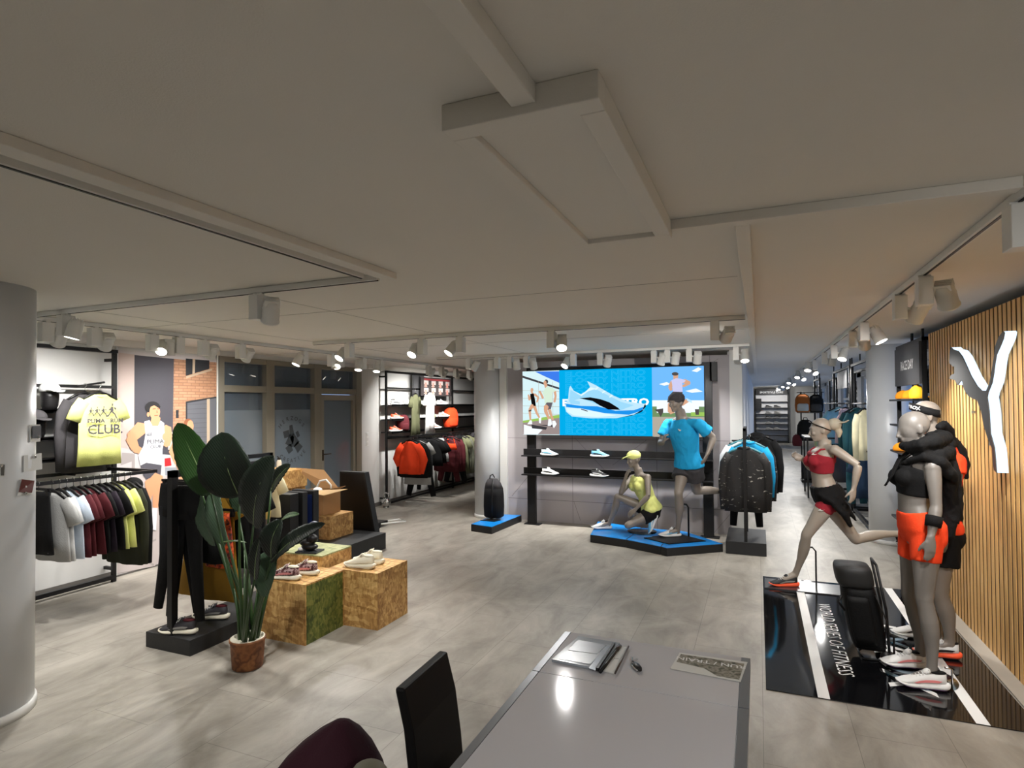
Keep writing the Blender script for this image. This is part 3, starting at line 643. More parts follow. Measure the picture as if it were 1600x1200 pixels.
THIGH = [(-.05, .085), (.1, .090), (.3, .086), (.55, .073), (.8, .060), (1.0, .054)]
CALF = [(0, .052), (.12, .051), (.3, .056), (.45, .052), (.65, .040), (.85, .033), (1.0, .034), (1.12, .03)]
def hand(mb, wr, d, n, k=1, curl=.5, thumb=1, spread=.12):
    """d: direction wrist to knuckles, n: palm normal; fingers curl towards n; thumb on the side thumb*(d x n)"""
    d = d.normalized(); n = (n - d * n.dot(d)).normalized(); s = d.cross(n) * thumb; k2 = k
    mb.tube([wr - d * .02 * k, wr + d * .02 * k, wr + d * .05 * k, wr + d * .088 * k], [(.026 * k, .020 * k), (.034 * k, .018 * k), (.040 * k, .016 * k), (.037 * k, .012 * k)], 14, side=s)
    for i, (o, L, r) in enumerate(((.028, .070, .0088), (.0095, .078, .0092), (-.0095, .073, .0088), (-.028, .058, .0078))):
        p = wr + d * (.078 - abs(i - 1) * .004) * k + s * o * k; dd = (d + s * o * 3 * spread / .1 * .3).normalized(); a = curl * (.8 + .12 * i); pts = [p]; ang = a * .35
        for j, q in enumerate((.46, .31, .23)):
            v = dd * math.cos(ang) + n * math.sin(ang); p = p + v * L * q * k; pts.append(p); ang += a * .75
        mb.tube(pts, [r * 1.08 * k, r * k, r * .94 * k, r * .75 * k], 10)
    p = wr + d * .026 * k + s * .028 * k; v = (d * .78 + s * .45 + n * .42).normalized(); q = p + v * .040 * k; v2 = (d * .85 + s * .18 + n * (.35 + curl * .4)).normalized(); q2 = q + v2 * .028 * k
    mb.tube([p - v * .01, q, q2, q2 + v2 * .016 * k], [.014 * k, .0115 * k, .010 * k, .007 * k], 10)
def head_geo(mb, c, fwd, up, k=1, smoothface=False):
    fwd = fwd.normalized(); up = (up - fwd * up.dot(fwd)).normalized(); s = fwd.cross(up); R = Matrix((s, fwd, up)).transposed()
    P_ = lambda x, y, z: c + R @ V(x * k, y * k, z * k)
    E = lambda p, r, rot=None: mb.ell(P_(*p), tuple(q * k for q in r), R @ rot if rot else R, 20, 14)
    E((0, -.012, .028), (.074, .094, .088)); E((0, .022, .0), (.064, .068, .088)); E((0, .032, -.052), (.047, .052, .054)); E((0, .062, -.088), (.024, .022, .018))
    mb.tube([P_(0, .082, .018), P_(0, .096, -.012), P_(0, .108, -.030), P_(0, .088, -.040)], [.009 * k, .010 * k, .0135 * k, .009 * k], 10)
    if not smoothface:
        E((0, .078, .030), (.050, .016, .012)); E((-.034, .073, -.022), (.02, .018, .02)); E((.034, .073, -.022), (.02, .018, .02))
        for x in (-.028, .028): E((x, .080, .008), (.012, .007, .007))
    E((0, .083, -.056), (.021, .011, .0065)); E((0, .081, -.066), (.018, .011, .007))
    for q in (-1, 1): E((q * .074, -.008, -.008), (.008, .019, .031), Matrix.Rotation(q * .35, 3, 'Z') @ Matrix.Rotation(.2, 3, 'X'))
def body_mb(J, T, female=False, smoothface=False):
    k = J['s']; m = MB(); m.loft(torso_rings(J, T))
    up = (J['neck'] - J.get('chest', J['pel'])).normalized()
    m.tube([J['neck'] - up * .03, J['neck'].lerp(J['head'], .5), J['head'] - J['hup'] * .03 * k], [.062 * k if not female else .052 * k, .052 * k if not female else .043 * k, .055 * k if not female else .046 * k], 18)
    head_geo(m, J['head'], J['hfwd'], J['hup'], k, smoothface)
    c, u = torso_frame(J, .74); side = (J['shR'] - J['shL']).normalized(); fwd = u.cross(side)
    if female:
        for q in (-1, 1): m.ell(c + side * q * .066 * k + fwd * .082 * k - u * .01, (.056 * k,) * 3)
    else:
        for q in (-1, 1): m.ell(c + side * q * .075 * k + fwd * .078 * k + u * .02, (.075 * k, .045 * k, .06 * k), Matrix((side, fwd, u)).transposed())
    h, hu = torso_frame(J, -.02); hsd = (J['hipR'] - J['hipL']).normalized(); hf = hu.cross(hsd)
    gf = .85 if female else 1
    for q in (-1, 1): m.ell(h + hsd * q * .072 * k - hf * .055 * gf * k - hu * .02, (.082 * k, .075 * k * gf, .088 * k), Matrix((hsd, hf, hu)).transposed())
    ka = k * (.86 if female else 1.0); kl = k * (.94 if female else 1.0)
    for q in 'LR':
        sh, el, wr = J['sh' + q], J['el' + q], J['wr' + q]
        m.ell(sh, (.057 * ka,) * 3); m.tube([J['neck'].lerp(sh, .3) - up * .02, sh + up * .0], [.05 * ka, .048 * ka], 14)
        limb(m, sh, el, UARM, ka); limb(m, el, wr, FARM, ka); hand(m, wr, J['hd' + q], J['hn' + q], k * .95, J.get('curl' + q, .5), J.get('th' + q, 1))
        hp, kn, an = J['hip' + q], J['kn' + q], J['an' + q]
        bend = ((kn - hp).normalized() - (an - kn).normalized())
        limb(m, hp, kn, THIGH, kl, n=20); m.ell(kn, (.051 * kl,) * 3)
        ax = (an - kn).normalized(); bk = (J['toe' + q] - an); bk = -(bk - ax * bk.dot(ax)).normalized()
        limb(m, kn, an, CALF, kl, n=18, bulge=bk * .018 * k)
        toe = J['toe' + q]; m.tube([an + bk * .01, an.lerp(toe, .45) - V(0, 0, .01) * 0, an.lerp(toe, .75)], [.034 * k, .030 * k, .022 * k], 12)
    return m
def fit_limbs(J):
    for q in 'LR':
        J.setdefault('hd' + q, (J['wr' + q] - J['el' + q]))
    return J
def shoe_on(root, J, q, cols, **kw):
    """shoe worn on foot q, sole at 'sole' point (heel) pointing to the toe"""
    heel, toe = J['heel' + q], J['toe' + q]; d = (toe - heel); L = .285 * J['s']; x = d.normalized(); upv = J.get('fup' + q, V(0, 0, 1)); y = upv.cross(x).normalized(); z = x.cross(y)
    r = bpy.data.objects.new('shoe', None); COL.objects.link(r); r.empty_display_size = .05
    r.parent = root; r.matrix_local = Matrix.Translation(-root.location) @ Matrix(((x[0], y[0], z[0], heel[0]), (x[1], y[1], z[1], heel[1]), (x[2], y[2], z[2], heel[2]), (0, 0, 0, 1)))
    shoe_parts(r, *cols, L=L, **kw); return r
def local(J, root):
    return J
class Fig:
    """builds parts in world coordinates under an Empty that sits at the base"""
    def __init__(s, name, base, label, cat='mannequin', group=None):
        s.root = empty(name, base, 0, label, cat, group); s.base = Vector(base)
    def put(s, o):
        o.parent = s.root; o.location = -s.base; return o
    def blob(s, name, mb, m, **k): return s.put(blob(name, mb, m, None, **k))
    def build(s, name, mb, m, **k): return s.put(mb.build(name, m, None, **k))
def surf(J, T, t, ang, infl=0):
    for r0, r1 in zip(T, T[1:]):
        if r0[0] <= t <= r1[0]: break
    f = (t - r0[0]) / (r1[0] - r0[0]); w, d, o = (r0[i] + (r1[i] - r0[i]) * f for i in (1, 2, 3)); k = J['s']
    hs = (J['hipR'] - J['hipL']).normalized(); ss = (J['shR'] - J['shL']).normalized()
    c, up = torso_frame(J, t); side = hs.lerp(ss, min(1, t / .75)); side = (side - up * side.dot(up)).normalized(); fwd = up.cross(side); a = math.radians(ang); e = 2.35
    return c + fwd * o * k + side * math.copysign(abs(math.cos(a)) ** (2 / e), math.cos(a)) * (w * k + infl) + fwd * math.copysign(abs(math.sin(a)) ** (2 / e), math.sin(a)) * (d * k + infl)
def bra_straps(b, J, T):
    for q in (-1, 1):
        A_ = lambda t, a, i=.004: surf(J, T, t, 90 - q * (90 - a) if a > -91 else a, i)
        b.tube([A_(.72, 62, .012), A_(.80, 62), A_(.87, 58), A_(.925, 48), A_(.95, 10), A_(.93, -45), A_(.86, -62), A_(.76, -70)], [(.034, .010), (.030, .009), (.024, .008), (.020, .008), (.018, .008), (.020, .008), (.026, .008), (.034, .009)], 12, side=J['shR'] - J['shL'])
    b.loft([[surf(J, T, t, 360 * i / 28, .007) for i in range(28)] for t in (.52, .6, .68, .74, .80, .83)])
    fr = [surf(J, T, .80, a, .004) for a in range(55, 126, 10)]; b.tube(fr, .02, 10)
def shirt(F, J, T, m, name='t_shirt', infl=.016, t0=-.05, t1=.97, sleeve=.55, wr=.006, flare=.05, kf=1.0, female=False):
    b = MB(); b.loft(torso_rings(J, T, infl, t0, t1, flare=flare)); k = J['s'] * kf
    c, u = torso_frame(J, .74); side = (J['shR'] - J['shL']).normalized(); fwd = u.cross(side)
    for q in (-1, 1): b.ell(c + side * q * .068 * k + fwd * .075 * k, (.062 * k + infl * .6,) * 3 if female else (.08 * k, .055 * k, .065 * k), None if female else Matrix((side, fwd, u)).transposed())
    if sleeve:
        for q in 'LR':
            sh, el = J['sh' + q], J['el' + q]; b.ell(sh, (.057 * k + infl * .6,) * 3); b.tube([J['neck'].lerp(sh, .45) - u * .025, sh], [.055 * k, .055 * k], 14)
            b.tube([sh.lerp(el, t) for t in (-.05, sleeve * .4, sleeve)], [.052 * k + infl, .053 * k + infl * 1.2, .055 * k + infl * 1.5], 20)
    return F.blob(name, b, m, voxel=.009, smooth=5, wr=wr, wrs=11, stretch=(1, 1, .5))
def shorts(F, J, T, m, name='shorts', infl=.012, t1=.22, leg=.4, flare=.02, wr=.004, t0=-.16, kf=1.0):
    b = MB(); b.loft(torso_rings(J, T, infl, t0, t1)); k = J['s'] * kf
    h, hu = torso_frame(J, -.02); hsd = (J['hipR'] - J['hipL']).normalized(); hf = hu.cross(hsd)
    gf = .85 if T is TF else 1
    for q in (-1, 1): b.ell(h + hsd * q * .072 * k - hf * .053 * gf * k - hu * .02, (.084 * k + infl, .077 * k * gf + infl, .09 * k + infl), Matrix((hsd, hf, hu)).transposed())
    for q in 'LR':
        a, c = J['hip' + q], J['kn' + q]
        b.tube([a.lerp(c, t) for t in (-.08, leg * .5, leg)], [.088 * k + infl, .086 * k + infl + flare * .5, .080 * k + infl + flare], 22)
    return F.blob(name, b, m, voxel=.009, smooth=4, wr=wr, wrs=12)

def hips(J, side, w=.085):
    s = V(*side).normalized(); J['hipR'] = J['pel'] + s * w * J['s'] - V(0, 0, .02); J['hipL'] = J['pel'] - s * w * J['s'] - V(0, 0, .02)

# ---- man in blue running on the low platform
J = dict(s=1.0, pel=at(1076, 729, Y=7.72), waist=at(1073, 706, Y=7.70), chest=at(1069, 678, Y=7.67), neck=at(1064, 652, Y=7.66), head=at(1057, 630, Y=7.60), hfwd=V(-.62, -.78, -.1), hup=V(-.05, -.05, 1),
         shR=at(1044, 663, Y=7.80), shL=at(1092, 663, Y=7.50), elR=at(1032, 692, Y=7.74), wrR=at(1037, 690, Y=7.50), hdR=V(.18, -.35, .75), hnR=V(.9, .3, 0), curlR=1.2, thR=-1,
         elL=at(1115, 684, Y=7.56), wrL=at(1105, 710, Y=7.46), hdL=V(-.35, -.25, -.8), hnL=V(-.8, .3, .2), curlL=.45, thL=1,
         knR=at(1060, 771, Y=7.55), anR=at(1057, 820, Y=7.72), knL=at(1088, 767, Y=7.86), anL=at(1139, 770, Y=8.06))
hips(J, (-.80, .6, 0))
hR = at(1063, 838, Z=.112); J['heelR'] = hR; J['toeR'] = hR + V(-.25, -.12, 0); J['anR'] = V(hR.x - .03, hR.y - .03, .20) ; J['toeR'].z = .112
J['heelL'] = J['anL'] + V(.06, .02, .06); J['toeL'] = J['heelL'] + V(.10, .03, -.26); J['fupL'] = V(-.95, -.2, -.3)
BX, BY = hR.x, hR.y
F = Fig('runner_mannequin', (BX, BY, .1), 'grey male mannequin running in bright blue t-shirt and charcoal shorts and headwrap', group=None)
F.blob('body', body_mb(J, TM), SKIN, voxel=.0065)
shirt(F, J, TM, F_BLUE, sleeve=.62, t0=-.02, infl=.018)
shorts(F, J, TM, F_DKG, leg=.42, infl=.014, flare=.03)
bn = MB(); k = J['hfwd'].normalized(); bn.ell(J['head'] + V(0, 0, .055) - k * .012, (.086, .104, .080), V(0, 1, 0).rotation_difference(V(k.x, k.y, 0).normalized()).to_matrix() @ Matrix.Rotation(-.25, 3, 'X'), 20, 12)
F.blob('headwrap', bn, F_DKG, voxel=.007, wr=.004, wrs=30, stretch=(.4, .4, 1))
lg = MB(); c, u = torso_frame(J, .82); sd = (J['shR'] - J['shL']).normalized(); fw = u.cross(sd)
p0 = c + fw * .142 - sd * .075; lg.prism([p0, p0 - sd * .03 + u * .014, p0 - sd * .012 + u * .018, p0 + sd * .025 + u * .03, p0 + sd * .012 + u * .008], fw * .004)
F.build('chest_logo', lg, TEXTW)
shoe_on(F.root, J, 'R', (SW, SW, SBL)); shoe_on(F.root, J, 'L', (SW, SW, SBL))
pr_ = MB().tube([(BX + .10, BY + .03, .112), (BX + .10, BY + .03, .48), (BX + .08, BY + .0, .52), (BX + .02, BY - .01, .53)], .011, 10)
F.build('support_rod', pr_, BLK)
F.build('base_plate', MB().prism([(-1.36, 7.52, .102), (-1.02, 7.3, .102), (-.62, 7.62, .102), (-1.0, 7.92, .102)], (0, 0, .010)), BLK)

# ---- crouching woman in pale yellow
J = dict(s=.95, pel=at(1017, 796, Y=7.86), waist=at(1010, 776, Y=7.84), chest=at(1001, 755, Y=7.80), neck=at(998, 739, Y=7.78), head=at(990, 718, Y=7.74), hfwd=V(-.75, -.66, -.12), hup=V(-.12, -.1, 1),
         shR=at(988, 747, Y=7.95), shL=at(1012, 746, Y=7.66), elR=at(970, 771, Y=7.78), wrR=at(978, 745, Y=7.72), hdR=V(.35, .0, .9), hnR=V(.7, .5, .2), curlR=1.3, thR=1,
         elL=at(1013, 775, Y=7.55), wrL=at(992, 797, Y=7.54), hdL=V(-.7, -.05, -.6), hnL=V(-.4, .7, -.6), curlL=.4, thL=1,
         knR=at(965, 776, Y=7.80), knL=at(981, 821, Y=7.60))
hips(J, (-.5, .85, 0))
J['hipL'] = J['hipL'] + V(-.02, -.02, -.02)
hR = at(955, 826, Z=.108); J['heelR'] = hR; J['toeR'] = hR + V(-.25, -.10, 0); J['anR'] = V(hR.x - .02, hR.y - .02, .19)
J['heelL'] = at(1029, 805, Y=7.78); J['toeL'] = J['heelL'] + V(-.10, -.06, -.25); J['anL'] = J['heelL'] + V(-.07, -.02, -.0); J['fupL'] = V(-.9, -.3, .3)
F = Fig('crouching_mannequin', (hR.x + .3, hR.y, .1), 'grey female mannequin crouching on one knee in pale yellow tank top and cap')
F.blob('body', body_mb(J, TF, True), SKIN, voxel=.0065)
shirt(F, J, TF, F_YEL, name='tank_top', sleeve=0, t0=-.02, t1=.93, infl=.014, wr=.008, flare=.03, female=True)
shorts(F, J, TF, F_BLACK, leg=.36, infl=.010, t1=.12, kf=.92, flare=.012)
cp = MB(); kf = V(J['hfwd'].x, J['hfwd'].y, -.12).normalized(); R = V(0, 1, 0).rotation_difference(kf).to_matrix(); hc = J['head']
cp.ell(hc + V(0, 0, .050), (.082, .100, .072), R, 20, 12)
cp.tube([hc + R @ V(0, .05, .05), hc + R @ V(0, .12, .048), hc + R @ V(0, .165, .030)], [(.072, .008), (.066, .007), (.030, .005)], 16, side=R @ V(1, 0, 0))
F.blob('cap', cp, F_YEL, voxel=.005, smooth=3)
shoe_on(F.root, J, 'R', (SW, SW, SGR), scale=1) if False else shoe_on(F.root, J, 'R', (SW, SW, SGR)); shoe_on(F.root, J, 'L', (SBL, SW, SW))
MB().lathe([(.19, .0), (.19, .008), (.0, .008)], 48).build('base_disk', glass('acrylic_disk', (200, 215, 225)), F.root, loc=(.12, -.02, .003))

# ---- woman in raspberry top running on the black mat
J = dict(s=.97, pel=at(1293, 776, Y=6.25), waist=at(1284, 745, Y=6.24), chest=at(1283, 717, Y=6.22), neck=at(1288, 696, Y=6.22), head=at(1282, 672, Y=6.20), hfwd=V(-1, -.12, -.14), hup=V(-.14, 0, 1),
         shL=at(1305, 703, Y=6.06), shR=at(1281, 704, Y=6.40), elL=at(1341, 727, Y=5.98), wrL=at(1334, 764, Y=5.98), hdL=V(-.12, 0, -1), hnL=V(-.6, .7, 0), curlL=.35, thL=-1,
         elR=at(1268, 732, Y=6.50), wrR=at(1254, 717, Y=6.42), hdR=V(-.7, -.15, .35), hnR=V(.1, -.9, .4), curlR=1.0, thR=-1,
         knL=at(1260, 836, Y=6.18), knR=at(1337, 843, Y=6.38), anR=at(1405, 834, Y=6.52))
hips(J, (-.15, 1, 0), .08)
hL = at(1247, 916, Z=.012); J['heelL'] = hL; J['toeL'] = hL + V(-.24, -.08, 0); J['anL'] = at(1243, 896, Y=hL.y - .01)
J['heelR'] = J['anR'] + V(.07, .0, .04); J['toeR'] = J['heelR'] + V(.05, .02, -.27); J['fupR'] = V(-.95, 0, -.2)
F = Fig('running_mannequin', (hL.x + .15, hL.y, .012), 'pale grey female mannequin running in raspberry sports top and shorts, cap over her bun')
F.blob('body', body_mb(J, TF, True), SKIN2, voxel=.0065)
b = MB(); bra_straps(b, J, TF); c, u = torso_frame(J, .74); side = (J['shR'] - J['shL']).normalized(); fwd = u.cross(side)
for q in (-1, 1): b.ell(c + side * q * .064 + fwd * .080 - u * .01, (.060,) * 3)
F.blob('sports_top', b, F_RED, voxel=.006, smooth=5)
shorts(F, J, TF, F_RED, leg=.30, infl=.007, t1=.26, kf=.95, flare=0, wr=.001)
b = MB(); b.loft(torso_rings(J, TF, .018, -.08, .25))
for pts, r in (([J['pel'] + V(-.08, -.13, .05), J['pel'] + V(.03, -.17, -.02), J['pel'] + V(.12, -.16, -.12), J['pel'] + V(.17, -.14, -.24)], [.05, .06, .06, .02]), ([J['pel'] + V(.04, -.14, .03), J['pel'] + V(.12, -.12, -.06), J['pel'] + V(.22, -.08, -.20)], [.06, .06, .015])): b.tube(pts, r, 12, flat=.5)
F.blob('tied_jacket', b, F_BLACK, voxel=.009, smooth=4, wr=.008, wrs=14)
b = MB(); b.ell(J['head'] + V(.115, 0, .055), (.062, .06, .058)); b.tube([J['head'] + V(.13, 0, .03), J['head'] + V(.155, 0, -.02), J['head'] + V(.15, 0, -.07)], [.035, .03, .012], 12)
b.tube([J['head'] + V(.14, -.01, .07), J['head'] + V(.20, -.015, .075), J['head'] + V(.235, -.02, .095)], [(.045, .01), (.05, .008), (.02, .006)], 14, side=V(0, 1, 0))
F.blob('visor_cap', b, mat('cap_beige', (176, 168, 150), .7), voxel=.006, smooth=4)
st = MB(); hc = J['head']; ring = []
for i in range(25):
    t = 2 * PI * i / 24; ring.append(hc + V(.092 * math.cos(t) + .0 - .004, .082 * math.sin(t), .045 - .04 * math.cos(t) - .01))
st.tube(ring, .0045, 6); F.build('head_strap', st, BLK)
lgm = MB()
for c0 in (J['chest'] + V(-.085, -.10, .045), J['hipL'] + V(-.10, -.07, -.09)): lgm.prism([c0, c0 + V(.03, -.016, .0), c0 + V(.05, -.02, .012), c0 + V(.022, -.014, .006), c0 + V(.012, -.01, .018)], V(-.004, -.006, 0))
F.build('logo_marks', lgm, TEXTW)
shoe_on(F.root, J, 'L', (SB, SOR, SGR)); shoe_on(F.root, J, 'R', (SB, SOR, SGR))
F.build('support_rod', MB().tube([(hL.x + .16, hL.y + .02, .018), (hL.x + .16, hL.y + .02, .36), (hL.x + .13, hL.y + .0, .40), (J['anL'].x + .03, J['anL'].y, .40)], .008, 10), BLK)
F.build('base_plate', MB().box(hL.x - .30, hL.x + 0.42, hL.y - .17, hL.y + .17, .006, .016), mat('smoked_plate', (58, 58, 60), .25))

# ---- woman in black top and neon orange shorts
J = dict(s=.985, pel=at(1438, 828, Y=4.57), waist=at(1428, 786, Y=4.57), chest=at(1432, 744, Y=4.57), neck=at(1446, 707, Y=4.57), head=at(1427, 670, Y=4.58), hfwd=V(-.97, -.22, -.22), hup=V(-.22, 0, 1),
         shL=at(1457, 731, Y=4.42), shR=at(1427, 729, Y=4.74), elL=at(1463, 792, Y=4.38), wrL=at(1454, 842, Y=4.33), hdL=V(-.05, 0, -1), hnL=V(-.3, .9, 0), curlL=.22, thL=-1,
         elR=at(1430, 790, Y=4.84), wrR=at(1424, 840, Y=4.84), hdR=V(-.05, 0, -1), hnR=V(-.3, -.9, 0), curlR=.3, thR=1,
         knL=at(1444, 938, Y=4.45), knR=at(1421, 930, Y=4.72))
hips(J, (-.2, 1, 0), .083)
J['heelL'] = V(1.06, 4.43, .012); J['toeL'] = V(.79, 4.41, .012); J['anL'] = at(1456, 1050, Y=4.44)
J['heelR'] = V(1.02, 4.74, .012); J['toeR'] = V(.76, 4.70, .012); J['anR'] = at(1438, 1022, Y=4.74)
F = Fig('standing_mannequin', (.95, 4.58, .006), 'grey female mannequin standing in neon orange shorts and black sports bra, hood around neck')
F.blob('body', body_mb(J, TF, True, True), SKIN3, voxel=.006)
b = MB(); bra_straps(b, J, TF); c, u = torso_frame(J, .74); side = (J['shR'] - J['shL']).normalized(); fwd = u.cross(side)
for q in (-1, 1): b.ell(c + side * q * .064 + fwd * .082 - u * .01, (.062,) * 3)
F.blob('sports_bra', b, F_BLACK, voxel=.006, smooth=5)
shorts(F, J, TF, F_ORG, leg=.40, infl=.007, t1=.32, kf=.97, flare=0, wr=.0015)
b = MB(); w0 = J['elL'].lerp(J['wrL'], .30); w1_ = J['elL'].lerp(J['wrL'], .62); b.tube([w0, w0.lerp(w1_, .5), w1_], [.047, .046, .043], 20, cap=True); F.build('forearm_band', b, F_BLACK)
# hood and hoodie draped over shoulders and back
b = MB(); nk = J['neck']
def drape(b, rows, flat=1.0, n=14):
    b.tube([at(x, y, Y=Y_) for x, y, Y_, r in rows], [r for *_, r in rows], n, flat=flat)
drape(b, [(1410, 696, 4.58, .022), (1422, 699, 4.48, .034), (1441, 695, 4.41, .040), (1460, 689, 4.43, .044), (1476, 684, 4.56, .042), (1468, 680, 4.70, .035), (1438, 684, 4.74, .03), (1414, 692, 4.68, .022)])
drape(b, [(1426, 706, 4.50, .020), (1446, 711, 4.42, .034), (1468, 712, 4.44, .044), (1482, 706, 4.55, .045)])
drape(b, [(1410, 725, 4.52, .012), (1424, 719, 4.46, .020), (1446, 713, 4.40, .026), (1468, 722, 4.42, .042), (1486, 742, 4.46, .034), (1495, 753, 4.48, .012)])
drape(b, [(1470, 712, 4.62, .06), (1476, 740, 4.60, .066), (1480, 770, 4.62, .062), (1479, 805, 4.62, .056), (1475, 838, 4.62, .040)], 1.4)
drape(b, [(1484, 745, 4.52, .035), (1486, 775, 4.56, .034), (1486, 800, 4.58, .03), (1484, 815, 4.58, .012)])
F.blob('draped_hoodie', b, F_BLACK, voxel=.008, smooth=8, wr=.007, wrs=16, stretch=(1, 1, .5))
b = MB()
for dy in (-.02, .02, .05): b.tube([nk + V(-.10, dy - .03, .0), nk + V(-.15, dy - .03, -.05), nk + V(-.19, dy - .04, -.14), nk + V(-.235 + dy * .3, dy - .04, -.22)], .006, 6)
F.build('drawstrings', b, F_BLACK)
shoe_on(F.root, J, 'L', (SW, SW, SPK), outsole=SPU); shoe_on(F.root, J, 'R', (SW, SW, SPK), outsole=SPU)
DISK = bpy.data.materials['acrylic_disk']
MB().lathe([(.20, .0), (.20, .006), (.0, .006)], 56).build('base_disk', DISK, F.root, loc=(0, 0, .0))
F.build('support_rod', MB().tube([(1.09, 4.46, .012), (1.09, 4.46, .13), (1.05, 4.45, .14)], .006, 8), CHROME)

# ---- man with headband behind her
J = dict(s=1.0, pel=at(1464, 828, Y=5.15), waist=at(1463, 784, Y=5.15), chest=at(1470, 735, Y=5.15), neck=at(1468, 692, Y=5.15), head=at(1445, 651, Y=5.16), hfwd=V(-1, -.12, -.12), hup=V(-.10, 0, 1),
         shL=at(1492, 722, Y=4.96), shR=at(1456, 722, Y=5.36), elL=at(1487, 782, Y=4.92), wrL=at(1474, 838, Y=4.92), hdL=V(-.1, 0, -1), hnL=V(-.2, .9, 0), curlL=.4, thL=-1,
         elR=at(1450, 780, Y=5.42), wrR=at(1448, 836, Y=5.38), hdR=V(-.1, 0, -1), hnR=V(-.2, -.9, 0), curlR=.4, thR=1,
         knL=at(1468, 928, Y=5.02), knR=at(1440, 915, Y=5.32))
hips(J, (-.12, 1, 0))
J['heelL'] = V(1.27, 5.0, .012); J['toeL'] = V(1.0, 4.98, .012); J['anL'] = at(1484, 1005, Y=5.0)
J['heelR'] = V(1.20, 5.36, .012); J['toeR'] = V(.93, 5.33, .012); J['anR'] = at(1452, 975, Y=5.35)
F = Fig('male_mannequin', (1.1, 5.16, .006), 'grey male mannequin with black headband and dark hoodie, behind the orange shorts')
F.blob('body', body_mb(J, TM), SKIN, voxel=.0075)
shirt(F, J, TM, F_ORG, sleeve=.28, t0=.0, infl=.010)
shorts(F, J, TM, F_BLACK, leg=.52, infl=.014, flare=.02)
b = MB(); hc = J['head']
ring = [hc + V(.093 * math.cos(t) - .0, .078 * math.sin(t), .048 - .03 * math.cos(t + .2)) for t in (2 * PI * i / 28 for i in range(29))]
b.tube(ring, [(.006, .030)] * 29, 10, side=V(0, 0, 1)) if False else None
rg = []
for z in (-.026, .026):
    rg.append([p + V(0, 0, z) for p in ring[:-1]])
outer = [[hc + (p - hc) * 1.03 + V(0, 0, 0) for p in r] for r in rg]
n = 28; vs = rg[0] + rg[1] + outer[0] + outer[1]; fs = []
for j in range(n):
    k = (j + 1) % n
    fs += [(2 * n + j, 2 * n + k, 3 * n + k, 3 * n + j), (j, n + j, n + k, k), (j, k, 2 * n + k, 2 * n + j), (n + j, 3 * n + j, 3 * n + k, n + k)]
b.add(vs, fs, 0, True)
F.build('headband', b, F_BLACK)
tx = MB()
for i, ch in enumerate('HYROX'):
    t = math.radians(-206 + i * 15.5 + 20); q = ring[int((t % (2 * PI)) / (2 * PI) * 28)]; nn = V(math.cos(t) / .093, math.sin(t) / .078, 0).normalized(); p = hc + V(.093 * 1.045 * math.cos(t), .078 * 1.05 * math.sin(t), .048 - .03 * math.cos(t + .2)) + nn * .0015
    add_text(tx, ch, .034, frame_mat(p, V(-nn.y, nn.x, 0), V(0, 0, 1)), sx=1.05, bold=.001)
F.build('headband_lettering', tx, TEXTW)
b = MB()
drape(b, [(1466, 668, 5.0, .018), (1474, 664, 5.06, .030), (1480, 674, 5.12, .042), (1478, 688, 5.16, .055), (1470, 696, 5.10, .06)])
drape(b, [(1452, 700, 5.3, .03), (1462, 704, 5.06, .045), (1478, 698, 5.02, .045), (1486, 690, 5.2, .045), (1470, 688, 5.36, .04)])
drape(b, [(1484, 690, 5.2, .05), (1495, 705, 5.22, .055), (1503, 728, 5.22, .046), (1510, 748, 5.22, .012)])
drape(b, [(1482, 742, 5.10, .075), (1481, 775, 5.08, .085), (1480, 812, 5.08, .085), (1478, 850, 5.08, .07)], 1.3)
drape(b, [(1487, 760, 5.02, .05), (1487, 790, 5.02, .055), (1485, 815, 5.02, .04)])
F.blob('hoodie', b, F_BLACK, voxel=.009, smooth=8, wr=.008, wrs=15, stretch=(1, 1, .5))
shoe_on(F.root, J, 'L', (SW, SOR, SB), outsole=SBR); shoe_on(F.root, J, 'R', (SW, SW, SB))
MB().lathe([(.21, .0), (.21, .006), (.0, .006)], 56).build('base_disk', DISK, F.root, loc=(-.02, .04, 0))

# ------------------------------------------------------------------ oak wall emblem, mat and lettering
LX = 1.425
lz = lambda pts: [at(1470 + x * .2083, 500 + y * .2083, X=LX) for x, y in pts]
cat = [(75, 205), (92, 222), (128, 232), (160, 275), (190, 340), (225, 420), (270, 495), (305, 530), (338, 532), (362, 480), (378, 400), (392, 310), (402, 250), (406, 200), (430, 130), (465, 85),
       (474, 96), (466, 140), (446, 190), (414, 262), (404, 320), (394, 400), (382, 470), (352, 545), (346, 580), (360, 680), (370, 850), (384, 900), (400, 960), (408, 1050), (415, 1145),
       (398, 1125), (388, 1060), (385, 968), (350, 885), (320, 790), (300, 680), (270, 602), (240, 592), (205, 570), (172, 520), (160, 462), (150, 452), (125, 488), (102, 450), (62, 440), (76, 412), (100, 402), (100, 350), (84, 345), (62, 320), (66, 240)]
lp = lz(cat); b = MB(); n = len(lp)
lg = empty('wall_emblem', (LX, 5.2, 0), 0, 'big leaping cat emblem on the oak slat wall, dark face with glowing white edges', 'wall sign')
fl = [p - V(LX, 5.2, 0) for p in lp]
MB().prism(fl, (.006, 0, 0)).build('face', mat('emblem_face', (66, 66, 65), .5), lg)
b = MB()
for i in range(n):
    p, q = fl[i], fl[(i + 1) % n]; b.poly([p + V(.006, 0, 0), q + V(.006, 0, 0), q + V(.066, 0, 0), p + V(.066, 0, 0)])
b.build('lit_edge', emis('emblem_glow', (214, 234, 255), 1.5), lg)
st = MB()
